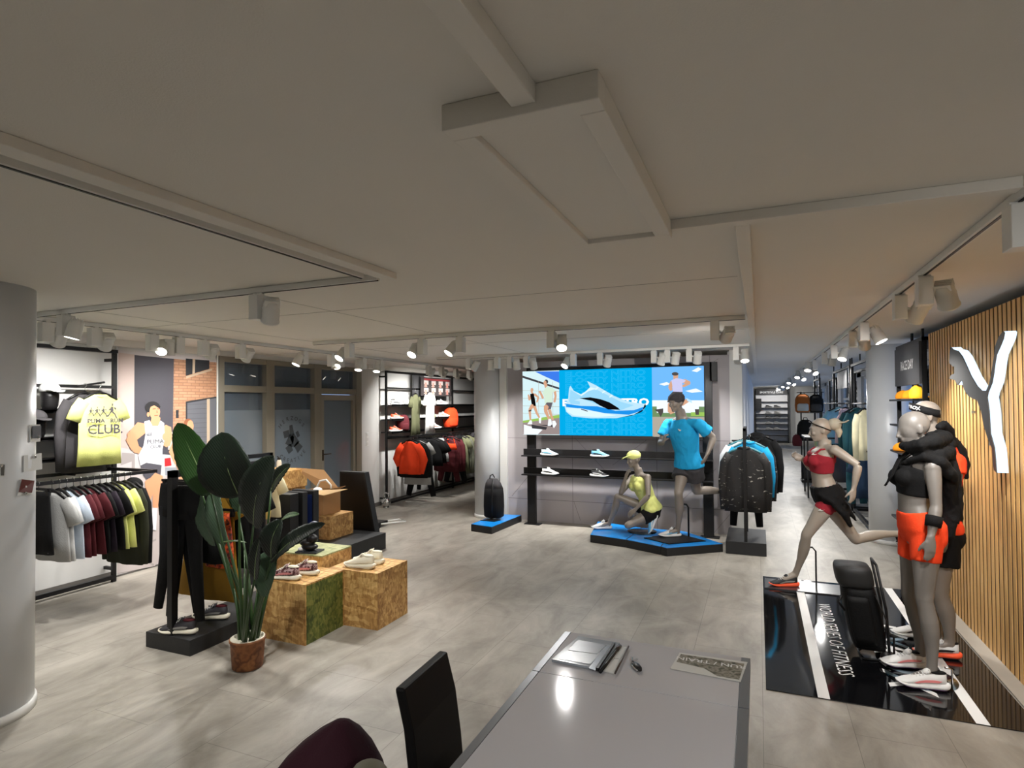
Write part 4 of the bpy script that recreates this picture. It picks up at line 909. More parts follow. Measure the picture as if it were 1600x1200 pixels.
for y_, z_ in ((5.9, 2.1), (5.45, 1.72), (5.05, 1.9), (5.1, 1.5)): st.box(.066, .085, y_ - 5.2 - .01, y_ - 5.2 + .01, z_ - .01, z_ + .01)
st.build('standoff', STEEL, lg)

GLOSSB = mat('gloss_black_vinyl', (14, 14, 16), .06, spec=.6)
mt = empty('floor_mat', (.75, 5.35, 0), 0, 'glossy black floor mat with white lane stripes and slanted white lettering', 'floor mat')
MB().box(-.73, .65, -1.31, 1.30, .001, .006).build('vinyl', GLOSSB, mt)
b = MB()
for x, w in ((-.44, .066), (.345, .066)): b.box(x, x + w, -1.309, 1.299, .0062, .0070)
b.build('stripe', TEXTW, mt)
b = MB(); add_text(b, 'WORLD SERIES OF FITNESS', .138, frame_mat((-.245, -.17, .0072), (0, -1, 0), (1, 0, 0)), sx=.90, shear=.12, bold=-.001); b.build('lettering', TEXTW, mt)
b = MB(); add_text(b, 'HYROX', .34, frame_mat((.10, -.36, .0072), (0, -1, 0), (1, 0, 0)), sx=1.05, shear=.25, bold=.006); b.build('lettering', TEXTW, mt)

# suitcase held on a black stand
t = empty('trolley_bag', (.62, 4.86, .007), 0, 'black rolling backpack leaning in its black tube stand on the glossy mat', 'luggage')
BAGM = mat('bag_nylon', (10, 10, 11), .6, bump=.2, bump_scale=90, spec=.2); BAGG = mat('bag_panel_grey', (38, 38, 38), .5, spec=.3)
b = MB(); lean = lambda x, y, z: V(x - .16 * z - .0, y + .0 * z, z)
def rbox(mb, x0, x1, y0, y1, z0, z1, e=4, n=24, k=9, bul=.0):
    rs = []
    for i in range(k):
        t_ = i / (k - 1); s_ = 1 - .10 * (abs(2 * t_ - 1)) ** 4 + bul * math.sin(PI * t_); z = z0 + (z1 - z0) * t_
        rs.append([lean((x0 + x1) / 2 + math.copysign(abs(math.cos(q)) ** (2 / e), math.cos(q)) * (x1 - x0) / 2 * s_, (y0 + y1) / 2 + math.copysign(abs(math.sin(q)) ** (2 / e), math.sin(q)) * (y1 - y0) / 2 * s_, z) for q in (2 * PI * j / n for j in range(n))])
    mb.loft(rs)
rbox(b, -.02, .20, -.13, .13, .07, .50, bul=.04); b.build('bag_body', BAGM, t)
b = MB(); rbox(b, -.04, .20, -.14, .13, .49, .63, e=3.5); b.build('top_pocket', BAGG, t)
b = MB(); rbox(b, -.005, .14, -.165, -.12, .12, .44, e=3); b.build('front_pocket', BAGM, t)
b = MB(); rbox(b, .0, .16, -.155, -.13, .18, .46, e=3)
b = MB()
for y in (-.1, .1): b.tube([V(.19, y, .04), V(.175, y, .35), V(.12, y, .66)], .009, 8)
b.tube([V(.12, -.1, .66), V(.12, .1, .66)], .009, 8); b.build('handle', BLK, t)
b = MB()
for y in (-.1, .1): b.tube([V(.17, y - .012, .035), V(.17, y + .012, .035)], .035, 16)
b.build('wheel', BLK, t)
b = MB().tube([V(.22, -.08, .0), V(.22, -.08, .17), V(.17, -.08, .22)], .007, 8).tube([V(.22, -.08, .0), V(.02, -.12, .01)], .007, 8).tube([V(.02, -.12, .0), V(.02, .12, .0)], .007, 8).tube([V(.02, .02, .01), V(.1, .02, .08)], .007, 8)
b.build('stand', BLK, t)
for y in (-.14, .145): MB().tube([lean(.18, y, .46), lean(.215, y * 1.05, .3), lean(.18, y, .14)], .012, 8, flat=.4).build('strap', BLK, t)
MB().tube([lean(-.03, -.15, .44), lean(-.06, -.16, .40), lean(-.03, -.15, .34)], .009, 8).build('side_loop', BLK, t)

# ------------------------------------------------------------------ garments
HOOKM = CHROME
def garment(kind, m, loc, rz, label, group, w=1.0, L=None, name=None, hanger=True, tilt=0, seed=0, thick=1.0, hm=None):
    rnd = random.Random(seed * 7 + 3); b = MB(); ph = rnd.random() * 6
    def ring(z, hw, d, cx=0, n=26, amp=.25, k=3):
        r = []
        for j in range(n):
            q = 2 * PI * j / n; a = 1 + amp * math.sin(k * q * 2 + ph + z * 5) * (.4 + .6 * abs(math.sin(q)))
            r.append((cx + math.cos(q) * hw * (1 + .03 * math.sin(z * 9 + ph)), math.sin(q) * d * a * thick + .006 * math.sin(cx * 30 + z * 4), z))
        return r
    nm = name or kind
    if kind in ('t_shirt', 'long_sleeve_top', 'hoodie', 'jacket', 'tank_top', 'sweater', 'dress'):
        L = L or {'t_shirt': .66, 'long_sleeve_top': .68, 'hoodie': .70, 'jacket': .70, 'tank_top': .62, 'sweater': .55, 'dress': .95}[kind]
        hw = .20 * w if kind == 'tank_top' else .235 * w
        zs = [(-.10, .075 * w, .028), (-.125, .11 * w, .03), (-.15, .17 * w if kind != 'tank_top' else .12 * w, .03), (-.20, .20 * w if kind != 'tank_top' else .13 * w, .032), (-.28, hw * .97, .036), (-.4, hw * .95, .04), (-.1 - L * .7, hw, .045), (-.1 - L, hw * (1.05 if kind != 'dress' else 1.25), .05)]
        b.loft([ring(z, a, d, amp=.1 + .25 * min(1, -z / .6)) for z, a, d in zs])
        b.tube([(-.07 * w, .0, -.108), (0, .026, -.095), (.07 * w, 0, -.108), (0, -.028, -.125), (-.07 * w, 0, -.108)], .008, 6)
        for s in (-1, 1):
            if kind in ('t_shirt', 'dress'): b.tube([(s * .165 * w, 0, -.165), (s * .225 * w, 0, -.24), (s * .27 * w, .005, -.35)], [(.062, .028), (.066, .03), (.072, .03)], 14, side=(1, 0, 0))
            elif kind == 'sweater': b.tube([(s * .15 * w, 0, -.17), (s * .24 * w, 0, -.28), (s * .30 * w, .005, -.42), (s * .24 * w, .0, -.60 - .06 * s)], [(.075, .04), (.085, .05), (.085, .05), (.06, .04)], 14, side=(1, 0, 0))
            elif kind != 'tank_top': b.tube([(s * .165 * w, 0, -.17), (s * .235 * w, 0, -.28), (s * .262 * w, .0, -.5), (s * .255 * w, .004, -.10 - L * .98)], [(.06, .03), (.058, .034), (.05, .034), (.038, .03)], 14, side=(1, 0, 0))
            else: b.tube([(s * .08 * w, 0, -.10), (s * .10 * w, 0, -.2)], [(.022, .02), (.03, .03)], 10, side=(1, 0, 0))
        if kind == 'hoodie': b.ell((0, .03, -.12), (.11, .06, .07)); b.tube([(-.09, .0, -.10), (0, -.045, -.17), (.09, 0, -.10)], .022, 8)
        if kind == 'jacket': b.tube([(0, -.047, -.13), (0, -.055, -.45), (0, -.06, -.1 - L)], (.006), 6); b.tube([(-.075, .0, -.10), (-.05, -.03, -.085), (0, -.038, -.10), (.05, -.03, -.085), (.075, 0, -.10), (0, .035, -.08), (-.075, 0, -.1)], .016, 8)
    elif kind in ('trousers', 'leggings'):
        L = L or 1.0; tw = .055 if kind == 'leggings' else .075
        b.loft([ring(z, a * w, d, amp=.08) for z, a, d in ((-.08, .15, .022), (-.12, .155, .03), (-.25, .17, .04), (-.33, .165, .04))])
        for s in (-1, 1): b.tube([(s * .075 * w, 0, -.26), (s * (.085 + tilt * .3) * w, .006, -.26 - (L - .2) * .5), (s * (.09 + tilt) * w, .0, -.08 - L)], [(.085 * w, .04), (tw * 1.1, .034), (tw * .72, .028)], 16, side=(1, 0, 0))
    elif kind in ('shorts', 'skirt'):
        L = L or .36; b.loft([ring(z, a * w, d, amp=.2) for z, a, d in ((-.08, .15, .024), (-.12, .155, .03), (-.08 - L * .6, .19, .045), (-.08 - L, .21, .05))])
    elif kind == 'bra_top':
        b.loft([ring(z, a * w, d, amp=.1) for z, a, d in ((-.2, .10, .03), (-.25, .13, .04), (-.32, .14, .03))])
        for s in (-1, 1): b.tube([(s * .06, 0, -.10), (s * .09, 0, -.22)], .009, 6)
    o = b.build(nm, m, None, loc=loc, rot=(0, 0, rz)); tag(o, label, {'t_shirt': 't-shirt', 'long_sleeve_top': 'shirt', 'tank_top': 'top', 'bra_top': 'top', 'leggings': 'trousers'}.get(kind, kind), group)
    if hanger:
        h = MB()
        if kind in ('trousers', 'leggings', 'shorts', 'skirt'):
            h.bar((-.16, 0, -.055), (.16, 0, -.055), .014, .02)
            for s in (-1, 1): h.box(s * .13 - .012, s * .13 + .012, -.014, .014, -.105, -.045)
        else: h.tube([(-.20 * w, 0, -.155), (-.1 * w, 0, -.105), (0, 0, -.078), (.1 * w, 0, -.105), (.20 * w, 0, -.155)], [.011, .013, .014, .013, .011], 8)
        hg = h.build('hanger', hm or BLK, o)
        MB().tube([(0, 0, -.07), (0, 0, -.03), (.016, 0, -.014), (.010, 0, .006), (-.008, 0, .008), (-.016, 0, -.006)], .0025, 6).build('hook', HOOKM, hg)
    return o

# ---- wall rack in front of the left wall, near column
XR = -6.2
def wall_rack(name, label, ys, zs, ztop, rail=None, y0=None, y1=None, bars=()):
    r = empty(name, (XR, ys[0], 0), 0, label, 'clothing rack', None); oy = ys[0]; y0 = y0 if y0 is not None else ys[0]; y1 = y1 if y1 is not None else ys[-1]
    for y in ys: MB().box(-.015, .015, y - oy - .02, y - oy + .02, .0, ztop).box(-.14, .0, y - oy - .015, y - oy + .015, ztop - .12, ztop - .09).box(-.14, 0, y - oy - .015, y - oy + .015, .12, .15).build('post', BLK, r)
    MB().box(-.03, .03, y0 - oy, y1 - oy + .02, ztop - .035, ztop).build('top_bar', BLK, r)
    MB().box(-.02, .02, y0 - oy, y1 - oy, .03, .07).build('bottom_bar', BLK, r)
    for z in zs: MB().box(-.13, .12, y0 - oy + .02, y1 - oy - .02, z - .018, z).box(.10, .12, y0 - oy + .02, y1 - oy - .02, z - .03, z + .012).build('shelf', BLK, r)
    for z in bars: MB().box(-.01, .02, y0 - oy, y1 - oy, z - .015, z + .015).build('cross_bar', BLK, r)
    return r
r1 = wall_rack('clothes_rack', 'black metal wall rack with caps and yellow shirt, left behind round column', (2.55, 4.05), (1.79, 1.53, 1.33), 2.41, bars=(2.02, 1.17))
MB().box(0, .71, .36, .39, 1.165, 1.195).box(0, .71, 1.42, 1.45, 1.165, 1.195).box(.695, .725, .36, 1.45, 1.165, 1.195).build('hanging_rail', BLK, r1)
MB().tube([(0, 1.13, 2.02), (.42, 1.13, 2.05)], .010, 8).build('front_arm', BLK, r1)
MB().tube([(0, 1.0, 1.17), (.2, 1.0, 1.17)], .010, 8).build('front_arm', BLK, r1)
GT = 'clothes on the left wall rack rail'
seq = [('shorts', F_BLACK, 'black garment hanging first, half hidden by the near round column'), ('t_shirt', F_GREY, 'light grey t-shirt, frontmost on the left rail'), ('t_shirt', F_WHITE, 'white t-shirt right behind the light grey one'), ('t_shirt', fabric('fabric_ice', (200, 212, 226)), 'pale ice blue t-shirt between the white and burgundy ones'),
       ('t_shirt', F_BURG, 'burgundy t-shirt, frontmost of the burgundy ones on the left rail'), ('t_shirt', F_BURG, 'burgundy t-shirt, middle of the three on the left rail'), ('t_shirt', F_BURG, 'burgundy t-shirt, rearmost of the three on the left rail'),
       ('t_shirt', F_BLACK, 'black t-shirt next after the burgundy ones'), ('t_shirt', fabric('fabric_plum_black', (38, 30, 40)), 'plum black t-shirt before the yellow ones'), ('t_shirt', F_BLACK, 'black t-shirt directly before the yellow ones'),
       ('t_shirt', F_YEL, 'pale yellow t-shirt, frontmost of two on the left rail'), ('t_shirt', F_YEL, 'pale yellow t-shirt, rear one of two on the left rail'), ('long_sleeve_top', fabric('fabric_dark_olive', (44, 46, 32)), 'dark olive long sleeve top after the yellow shirts'),
       ('hoodie', F_BLACK, 'black hooded jacket, last on the left rail in front of the poster')]
yy = 2.97
for i, (k, m, lb) in enumerate(seq):
    garment(k, m, (-5.49, yy, 1.195), .0 + .05 * math.sin(i * 2.3), lb, GT, w=1.0, L={'shorts': .5}.get(k, .56 if i < 12 else .74), seed=i, thick=.75)
    yy += .056 if i else .10
Y_T = garment('t_shirt', F_YEL, (-5.86, 3.69, 2.035), PI / 2, 'pale yellow t-shirt with dark running club print, hung facing out above the rail', 'shirts facing out on the left rack', w=.86, L=.68, seed=40, thick=.6)
b = MB(); Mt = frame_mat((.058, .0, 0), (0, 1, 0), (0, 0, 1))
Mf = frame_mat((0, -.057, 0), (1, 0, 0), (0, 0, 1))
add_text(b, 'CLUB.', .125, Mf @ Matrix.Translation((0.02, -.44, 0)), sx=1.0, bold=.002); add_text(b, 'PUMA   RUN', .052, Mf @ Matrix.Translation((0.02, -.355, 0)), sx=1.15, bold=.002)
for i, (x, s) in enumerate(((-.115, .65), (-.06, .75), (.0, .8), (.08, 1.15))):
    q = lambda pts, r: [Mf @ V(x + a * s, -.275 + c * s, .0) for a, c in pts]
    for pts in (((-.008, .05), (.008, .05), (.012, .01), (-.004, .0), (-.012, .02)), ((-.004, .055), (.008, .055), (.010, .075), (-.002, .078)), ((-.004, .005), (-.03, -.035), (-.055, -.03), (-.03, -.02), (-.010, .015)), ((.008, .008), (.028, -.01), (.045, -.05), (.035, -.052), (.018, -.015), (.0, .0)), ((-.01, .045), (-.03, .02), (-.01, .018), (-.012, .03)), ((.01, .045), (.03, .02), (.036, .035), (.03, .04))): b.poly(q(pts, 1))
b.build('print', mat('print_grey', (66, 62, 70), .8), Y_T)
garment('long_sleeve_top', F_DKG, (-6.0, 3.64, 2.035), PI / 2 + .05, 'charcoal long sleeve top hung behind the pale yellow club shirt', 'shirts facing out on the left rack', w=.86, L=.74, seed=41, thick=.7)

def cap(loc, rz, m, label, group, m2=None, head=None):
    b = MB(); b.ell((0, 0, .02), (.08, .095, .075)); b.v = [(x, y, max(z, 0)) for x, y, z in b.v]
    o = b.build('cap', m, None, loc=loc, rot=(0, 0, rz)); tag(o, label, 'cap', group)
    MB().tube([(0, -.06, .012), (0, -.12, .010), (0, -.165, -.004)], [(.070, .006), (.066, .006), (.030, .004)], 16, side=(1, 0, 0)).build('brim', m2 or m, o)
    MB().ell((0, 0, .096), (.008, .008, .005)).build('button', m, o)
    if head: MB().lathe([(.05, -.17), (.065, -.13), (.072, -.05), (.072, .0)], 24).build('head_form', head, o)
    return o
CPG = 'caps on the left wall rack shelves'
cap((-6.05, 3.36, 1.96), PI / 2, mat('cap_white', (222, 224, 222), .7), 'white cap on a black head form on the left rack', CPG, head=BLK)
cap((-6.08, 3.27, 1.70), PI / 2, F_DKG, 'dark grey cap on a black form below the white cap', CPG, head=BLK)

# cards held by magnets on the near column
def oncol(px, py, cx=-4.28, cy=1.96, r=.304):
    a = at(px, py, Y=1.0); d = Vector((a.x, a.y - 0, a.z - EYE)); A_ = d.x ** 2 + d.y ** 2; B_ = -2 * (d.x * cx + d.y * cy); C_ = cx * cx + cy * cy - r * r
    t = (-B_ - math.sqrt(max(0, B_ * B_ - 4 * A_ * C_))) / (2 * A_); return Vector((d.x * t, d.y * t, EYE + d.z * t))
def card(pts, base, pic, inner, label, mag):
    q = [oncol(*p) for p in pts]; c = sum(q, V(0, 0, 0)) / 4; o = MB()
    nn = V(c.x + 4.28, c.y - 1.96, 0).normalized()
    o.prism([p - c + nn * .002 for p in q], nn * .0012); o = o.build('paper_card', base, None, loc=c); tag(o, label, 'card', 'cards pinned to the near round column')
    if pic: MB().poly([c + nn * .0075 + (oncol(*p) - c) - c for p in inner]).build('photo', pic, o)
    MB().ell((oncol(*mag) - c) + nn * .006, (.010, .010, .010)).build('magnet', CHROME, o)
PAP = mat('paper_white', (206, 206, 202), .7)
card([(45, 664), (62, 663), (62, 690), (46, 691)], PAP, mat('photo_blue', (46, 54, 62), .4), [(48, 666), (62, 665), (62, 684), (48, 685)], 'small dark blue photo card, topmost on the round column', (57, 683))
card([(36, 712), (64, 708), (65, 733), (36, 738)], PAP, None, [], 'white note card in the middle of the round column', (52, 714))
card([(26, 775), (33, 748), (53, 751), (48, 773)], PAP, mat('photo_dark_red', (88, 26, 16), .4), [(27, 769), (32, 749), (52, 751), (48, 770)], 'dark red photo card tilted on the round column', (38, 771))
card([(0, 724), (7, 724), (6, 745), (0, 745)], PAP, mat('photo_beach', (86, 88, 86), .4), [(0, 726), (6, 726), (5, 743), (0, 743)], 'small landscape photo card at the left photo edge', (1, 728))

# ------------------------------------------------------------------ runner poster on the left wall
pu = lambda x, y, e=0: at(170 + x / 3.244, 530 + y / 3.244, X=-6.335 + e)
PM = [mat('poster_%d' % i, c, .55) for i, c in enumerate([(206, 186, 178), (74, 72, 80), (190, 146, 112), (44, 46, 50), (104, 106, 112), (196, 176, 150), (206, 200, 200), (196, 186, 184), (222, 158, 118), (26, 24, 26), (232, 234, 240), (84, 82, 90), (200, 40, 46), (150, 156, 164), (214, 232, 220), (150, 92, 62), (170, 162, 160)])]
nt = PM[2].node_tree; bb = nt.nodes['Principled BSDF']; tc = nt.nodes.new('ShaderNodeTexCoord'); sp = nt.nodes.new('ShaderNodeSeparateXYZ'); cb = nt.nodes.new('ShaderNodeCombineXYZ'); bk = nt.nodes.new('ShaderNodeTexBrick')
nt.links.new(tc.outputs['Object'], sp.inputs[0]); nt.links.new(sp.outputs[1], cb.inputs[0]); nt.links.new(sp.outputs[2], cb.inputs[1]); nt.links.new(cb.outputs[0], bk.inputs[0]); nt.links.new(bk.outputs[0], bb.inputs['Base Color'])
bk.inputs['Scale'].default_value = 1; bk.inputs['Brick Width'].default_value = .11; bk.inputs['Row Height'].default_value = .035; bk.inputs['Mortar Size'].default_value = .004
bk.inputs['Color1'].default_value = srgb(196, 150, 118); bk.inputs['Color2'].default_value = srgb(178, 130, 98); bk.inputs['Mortar'].default_value = srgb(150, 112, 88)
pb = MB(); yA, yB = 4.17, 5.42
pb.box(-6.349, -6.336, yA, yB, .02, 2.43, 6)
ops = [('p', 0, [(50, 68), (132, 78), (128, 560), (40, 545)]), ('p', 1, [(130, 80), (332, 100), (325, 690), (128, 560)]), ('p', 2, [(330, 100), (548, 118), (546, 700), (322, 690)]), ('p', 3, [(390, 98), (510, 108), (510, 150), (390, 186)]), ('p', 5, [(392, 188), (524, 148), (524, 158), (392, 200)]), ('p', 5, [(425, 100), (438, 101), (436, 172), (424, 176)]),
       ('p', 4, [(390, 316), (546, 290), (546, 720), (390, 700)]), ('p', 3, [(390, 316), (546, 290), (546, 298), (398, 324), (398, 700), (390, 700)]), ('p', 5, [(497, 304), (512, 302), (512, 700), (497, 700)]), ('p', 3, [(340, 360), (354, 358), (354, 400), (340, 400)]),
       ('p', 6, [(30, 560), (340, 590), (340, 700), (190, 690), (30, 700)]), ('p', 16, [(66, 575), (132, 580), (132, 700), (116, 700), (116, 620), (60, 640)]), ('p', 7, [(28, 700), (190, 685), (546, 715), (546, 820), (232, 1150), (28, 1190)]), ('p', 16, [(40, 1100), (240, 1010), (240, 1020), (40, 1112)]), ('p', 16, [(90, 1060), (230, 1140), (226, 1150), (84, 1066)])]
for y in range(330, 690, 24): ops.append(('p', 11, [(398, y), (497, y - 4), (497, y - 2), (398, y + 2)]))
ops += [('p', 7, [(300, 470), (345, 470), (345, 560), (300, 560)]), ('p', 3, [(312, 480), (335, 480), (335, 505), (312, 505)]), ('p', 12, [(283, 605), (312, 600), (318, 640), (284, 645)]), ('p', 13, [(285, 650), (345, 650), (345, 690), (285, 690)])]
# woman behind
ops += [('l', 8, [(400, 470, 17), (412, 440, 15)]), ('e', 15, 403, 425, 22, 22), ('e', 8, 413, 440, 17, 30), ('l', 8, [(345, 530, 22), (318, 565, 15), (345, 630, 11)]), ('l', 8, [(450, 540, 14), (470, 570, 11)]), ('p', 13, [(345, 510), (390, 480), (430, 482), (462, 540), (440, 590), (370, 600), (335, 535)]), ('p', 14, [(360, 600), (430, 590), (430, 690), (360, 680)]), ('l', 8, [(380, 680, 22), (372, 740, 18)]), ('l', 8, [(410, 680, 20), (420, 740, 16)])]
# man in white vest
ops += [('l', 8, [(240, 395, 22), (232, 440, 24)]), ('e', 9, 222, 345, 38, 30), ('e', 8, 233, 368, 27, 38), ('p', 9, [(188, 330), (205, 320), (235, 318), (262, 340), (258, 352), (230, 335), (208, 345), (200, 372), (192, 360)]), ('e', 8, 200, 382, 7, 12),
        ('p', 15, [(222, 352), (238, 350), (238, 354), (222, 356)]), ('p', 15, [(246, 351), (257, 351), (257, 355), (246, 355)]), ('p', 15, [(230, 386), (250, 384), (248, 389), (232, 390)]), ('p', 15, [(243, 356), (248, 372), (242, 374)]),
        ('l', 8, [(170, 445, 34), (112, 500, 27), (135, 555, 21), (165, 568, 15)]), ('l', 8, [(292, 450, 24), (302, 500, 20), (292, 535, 18), (286, 500, 14)]), ('e', 8, 168, 568, 17, 15),
        ('p', 10, [(180, 418), (206, 410), (222, 440), (250, 440), (262, 412), (280, 425), (284, 500), (272, 560), (268, 640), (220, 632), (160, 640), (150, 590), (176, 540), (186, 480)]), ('e', 8, 286, 495, 15, 20),
        ('p', 11, [(162, 640), (190, 626), (268, 638), (262, 690), (225, 690), (205, 725), (175, 690)]), ('l', 8, [(240, 700, 34), (250, 745, 28), (238, 850, 16)]), ('l', 8, [(205, 720, 22), (208, 770, 20), (195, 820, 14)]), ('p', 10, [(222, 855), (246, 855), (240, 970), (224, 965), (214, 900)])]
def Pw(x, y, e): return pu(x, y, .0004 + e * 1.4)
add2d(pb, Pw, ops, PM)
for s_, sz, x, y in (('48', .06, 205, 483), ('PUMA', .07, 236, 520), ('CLUB', .05, 238, 545)):
    o0 = pu(x, y, .018); add_text(pb, s_, sz, frame_mat(o0, (0, 1, 0), (0, 0, 1)), mi=11, sx=1.1)
o = pb.build('wall_poster', PM); tag(o, 'large poster of a runner in a white vest before a brick building', 'poster')
MB().box(-6.349, -6.325, yB, yB + .02, .02, 2.46).box(-6.349, -6.325, yA - .02, yA, .02, 2.46).build('edge_strip', LAMPW, o)

# ------------------------------------------------------------------ second wall rack
r2 = wall_rack('clothes_rack', 'black metal wall rack with shoes, white dress and orange backpack beyond the door', (8.91, 11.4, 13.9), (1.82, 1.56, 1.33), 2.44, bars=(2.13, 1.22))
MB().box(.0, .46, -.0, .03, 1.235, 1.265).box(0, .46, 5.0, 5.03, 1.235, 1.265).box(.43, .46, 0, 5.0, 1.235, 1.265).build('hanging_rail', BLK, r2)
MB().box(-.02, .02, .9, 1.28, 1.98, 2.42).build('dark_panel', DKG, r2)
bd = empty('picture_board', (-6.12, 10.55, 2.0), 0, 'dark board with red title and eight small pictures on the far left rack', 'sign')
MB().box(.0, .02, -.60, .62, .0, .37).build('panel', mat('board_dark', (52, 46, 46), .6), bd)
b = MB(); b.box(.0205, .0215, -.50, .55, .31, .345, 0)
rnd = random.Random(3)
for i in range(4):
    for j in range(2):
        y0, z0 = -.52 + i * .29, .03 + (1 - j) * .145
        b.box(.0205, .0212, y0 + .02, y0 + .19, z0 + .05, z0 + .13, 1); b.box(.0213, .0218, y0 + .05, y0 + .12, z0 + .0, z0 + .09, 2); b.box(.0205, .0212, y0 + .02, y0 + .14, z0 + .01, z0 + .025, 1)
b.build('pictures', [mat('board_red', (132, 42, 46), .6), mat('board_pale', (170, 160, 156), .6), mat('board_salmon', (190, 120, 108), .6)], bd)
def rackshoe(px, py, X, z, label, cols, sc=1.0, rz=PI, group='shoes on the far left rack'):
    y = at(px, py, X=X).y; return shoe('running_shoe', (X, y, z), rz, label, *cols, group=group, scale=sc)
for px, py, z, lb, cols in ((616, 630, 1.82, 'white running shoe on the top shelf beside the board', (SW, SW, SB)), (616, 648, 1.56, 'neon orange running shoe on the middle shelf, left end', (SOR, SW, SW)), (614, 672, 1.33, 'orange and white running shoe on the lowest shelf, left end', (SOR, SW, SW)),
                            (687, 635, 1.82, 'white and maroon running shoe right of the white dress, top shelf', (SW, SW, SBR)), (690, 652, 1.56, 'white running shoe right of the olive cap', (SW, SW, SOR)), (677, 675, 1.33, 'white and orange running shoe beside the dress hem', (SW, SW, SOR))):
    y = at(px, py, X=-6.2).y; shoe('running_shoe', (-6.2, y - .12, z + .003), PI / 2 * .72, lb, *cols, group='shoes on the far left rack', scale=.95)
for px, py, z, m, lb in ((676, 648, 1.56, F_OLV, 'olive cap on the middle shelf beside the white dress'), (712, 672, 1.33, F_DKG, 'dark cap in front of the orange backpack')):
    y = at(px, py, X=-6.1).y; cap((-6.12, y, z + .001), .6, m, lb, 'caps on the far left rack', head=None)
def backpack(loc, rz, m, m2, label, group=None, s=1.0, name='backpack'):
    o = empty(name, loc, rz, label, 'bag', group); o.scale = (s,) * 3; b = MB()
    n = 24; rr = []
    for z, w, d in ((0, .12, .08), (.02, .15, .10), (.15, .165, .115), (.3, .155, .105), (.38, .12, .085), (.42, .06, .05)): rr.append([(math.copysign(abs(math.cos(q)) ** .6, math.cos(q)) * w, math.copysign(abs(math.sin(q)) ** .6, math.sin(q)) * d, z) for q in (2 * PI * j / n for j in range(n))])
    b.loft(rr).build('bag_body', m, o)
    b = MB(); rr = []
    for z, w, d in ((.03, .10, .03), (.05, .12, .045), (.17, .12, .045), (.2, .10, .03)): rr.append([(math.cos(q) * w, -.09 + math.sin(q) * d, z) for q in (2 * PI * j / n for j in range(n))])
    b.loft(rr).build('front_pocket', m2, o)
    MB().tube([(-.04, .03, .41), (-.03, .03, .46), (.03, .03, .46), (.04, .03, .41)], .008, 8).build('handle', BLK, o)
    b = MB()
    for s_ in (-1, 1): b.tube([(s_ * .09, .10, .36), (s_ * .12, .15, .2), (s_ * .10, .10, .05)], .012, 8, flat=.4)
    b.build('strap', BLK, o); return o
backpack((-6.12, at(707, 677, X=-6.08).y, 1.335), PI / 2 - .4, F_ORG, F_ORG, 'neon orange backpack on the shelf of the far left rack', s=1.0)
backpack((-6.14, at(635, 680, X=-6.08).y - .02, 1.335), PI / 2 - .3, F_BURG, F_BURG, 'maroon bag on the lowest shelf beside the white dress', s=.72, name='small_bag')
garment('dress', F_WHITE, (-5.80, 9.76, 2.15), PI / 2, 'long white sleeveless dress hung facing out on the far left rack', 'dresses on the far left rack', w=.62, L=.78, seed=50)
garment('dress', fabric('fabric_olive_dark', (84, 86, 62)), (-6.02, 9.60, 2.12), PI / 2, 'olive long top hung just left of the white dress', 'dresses on the far left rack', w=.6, L=.8, seed=51)
G5 = 'clothes on the far left rack rail'
seq = [('sweater', F_ORG, 'neon orange sweater, frontmost on the far left rail', .95, .58), ('long_sleeve_top', F_BLACK, 'black top right behind the neon orange sweater', 1.2, .66), ('t_shirt', F_GREY, 'light grey shirt below and behind the orange sweater', 1.15, .8), ('trousers', F_BLACK, 'black trousers, front pair reaching nearly to the floor', 1.25, 1.04), ('leggings', F_BLACK, 'black leggings, second pair behind the grey shirt', 1.2, .95),
       ('t_shirt', F_BLACK, 'black t-shirt before the white printed top', 1.15, .5), ('t_shirt', F_BLACK, 'cropped black t-shirt, second before the white printed top', 1.15, .46), ('tank_top', F_GREY, 'pale grey patterned tank top left of the orange bra top', 1, .45), ('bra_top', F_ORG, 'neon orange bra top between tank top and burgundy clothes', 1, None), ('long_sleeve_top', F_BURG, 'burgundy long top, frontmost of the burgundy group', 1.0, .68),
       ('trousers', F_BURG, 'burgundy trousers hanging with the burgundy tops', 1, .9), ('long_sleeve_top', F_BURG, 'burgundy long top, rearmost of the burgundy group', 1.0, .7), ('trousers', F_BLACK, 'black trousers after the burgundy group', 1, .95), ('t_shirt', F_OLV, 'olive t-shirt after the burgundy group', 1.0, .72), ('long_sleeve_top', fabric('fabric_sage', (104, 106, 90)), 'sage long top beside the olive t-shirt', 1, .78), ('t_shirt', F_OLV, 'olive t-shirt close to the middle round column', 1, .7), ('hoodie', F_DKG, 'charcoal hoodie close to the middle round column', 1, .7)]
ys = [9.0, 9.12, 9.25, 9.36, 9.5, 9.72, 9.84, 10.05, 10.08, 10.32, 10.42, 10.56, 10.7, 10.85, 11.0, 11.2, 11.45]
for (k, m, lb, w, L), y in zip(seq, ys):
    garment(k, m, (-5.76 if k != 'bra_top' else -5.52, y, 1.265), .06 * math.sin(y * 9), lb, G5, w=w, L=L, seed=int(y * 10), thick=1.3 if k == 'sweater' else 1, tilt=.12 if k == 'trousers' else .02)
for i, (m, k) in enumerate(((F_CREAM, 't_shirt'), (F_BURG, 'long_sleeve_top'), (F_WHITE, 't_shirt'), (F_WHITE, 'long_sleeve_top'), (F_BURG, 'trousers'), (F_BLACK, 'jacket'))):
    garment(k, m, (-5.76, 11.9 + i * .34, 1.265), 0, ['cream t-shirt', 'burgundy top', 'white t-shirt', 'white long top', 'burgundy trousers', 'black jacket'][i] + ' seen past the middle round column', G5, seed=60 + i)
kb = empty('kettlebell', (-6.12, 8.78, 0), 0, 'silver kettlebell on the floor beside the far left rack', 'kettlebell')
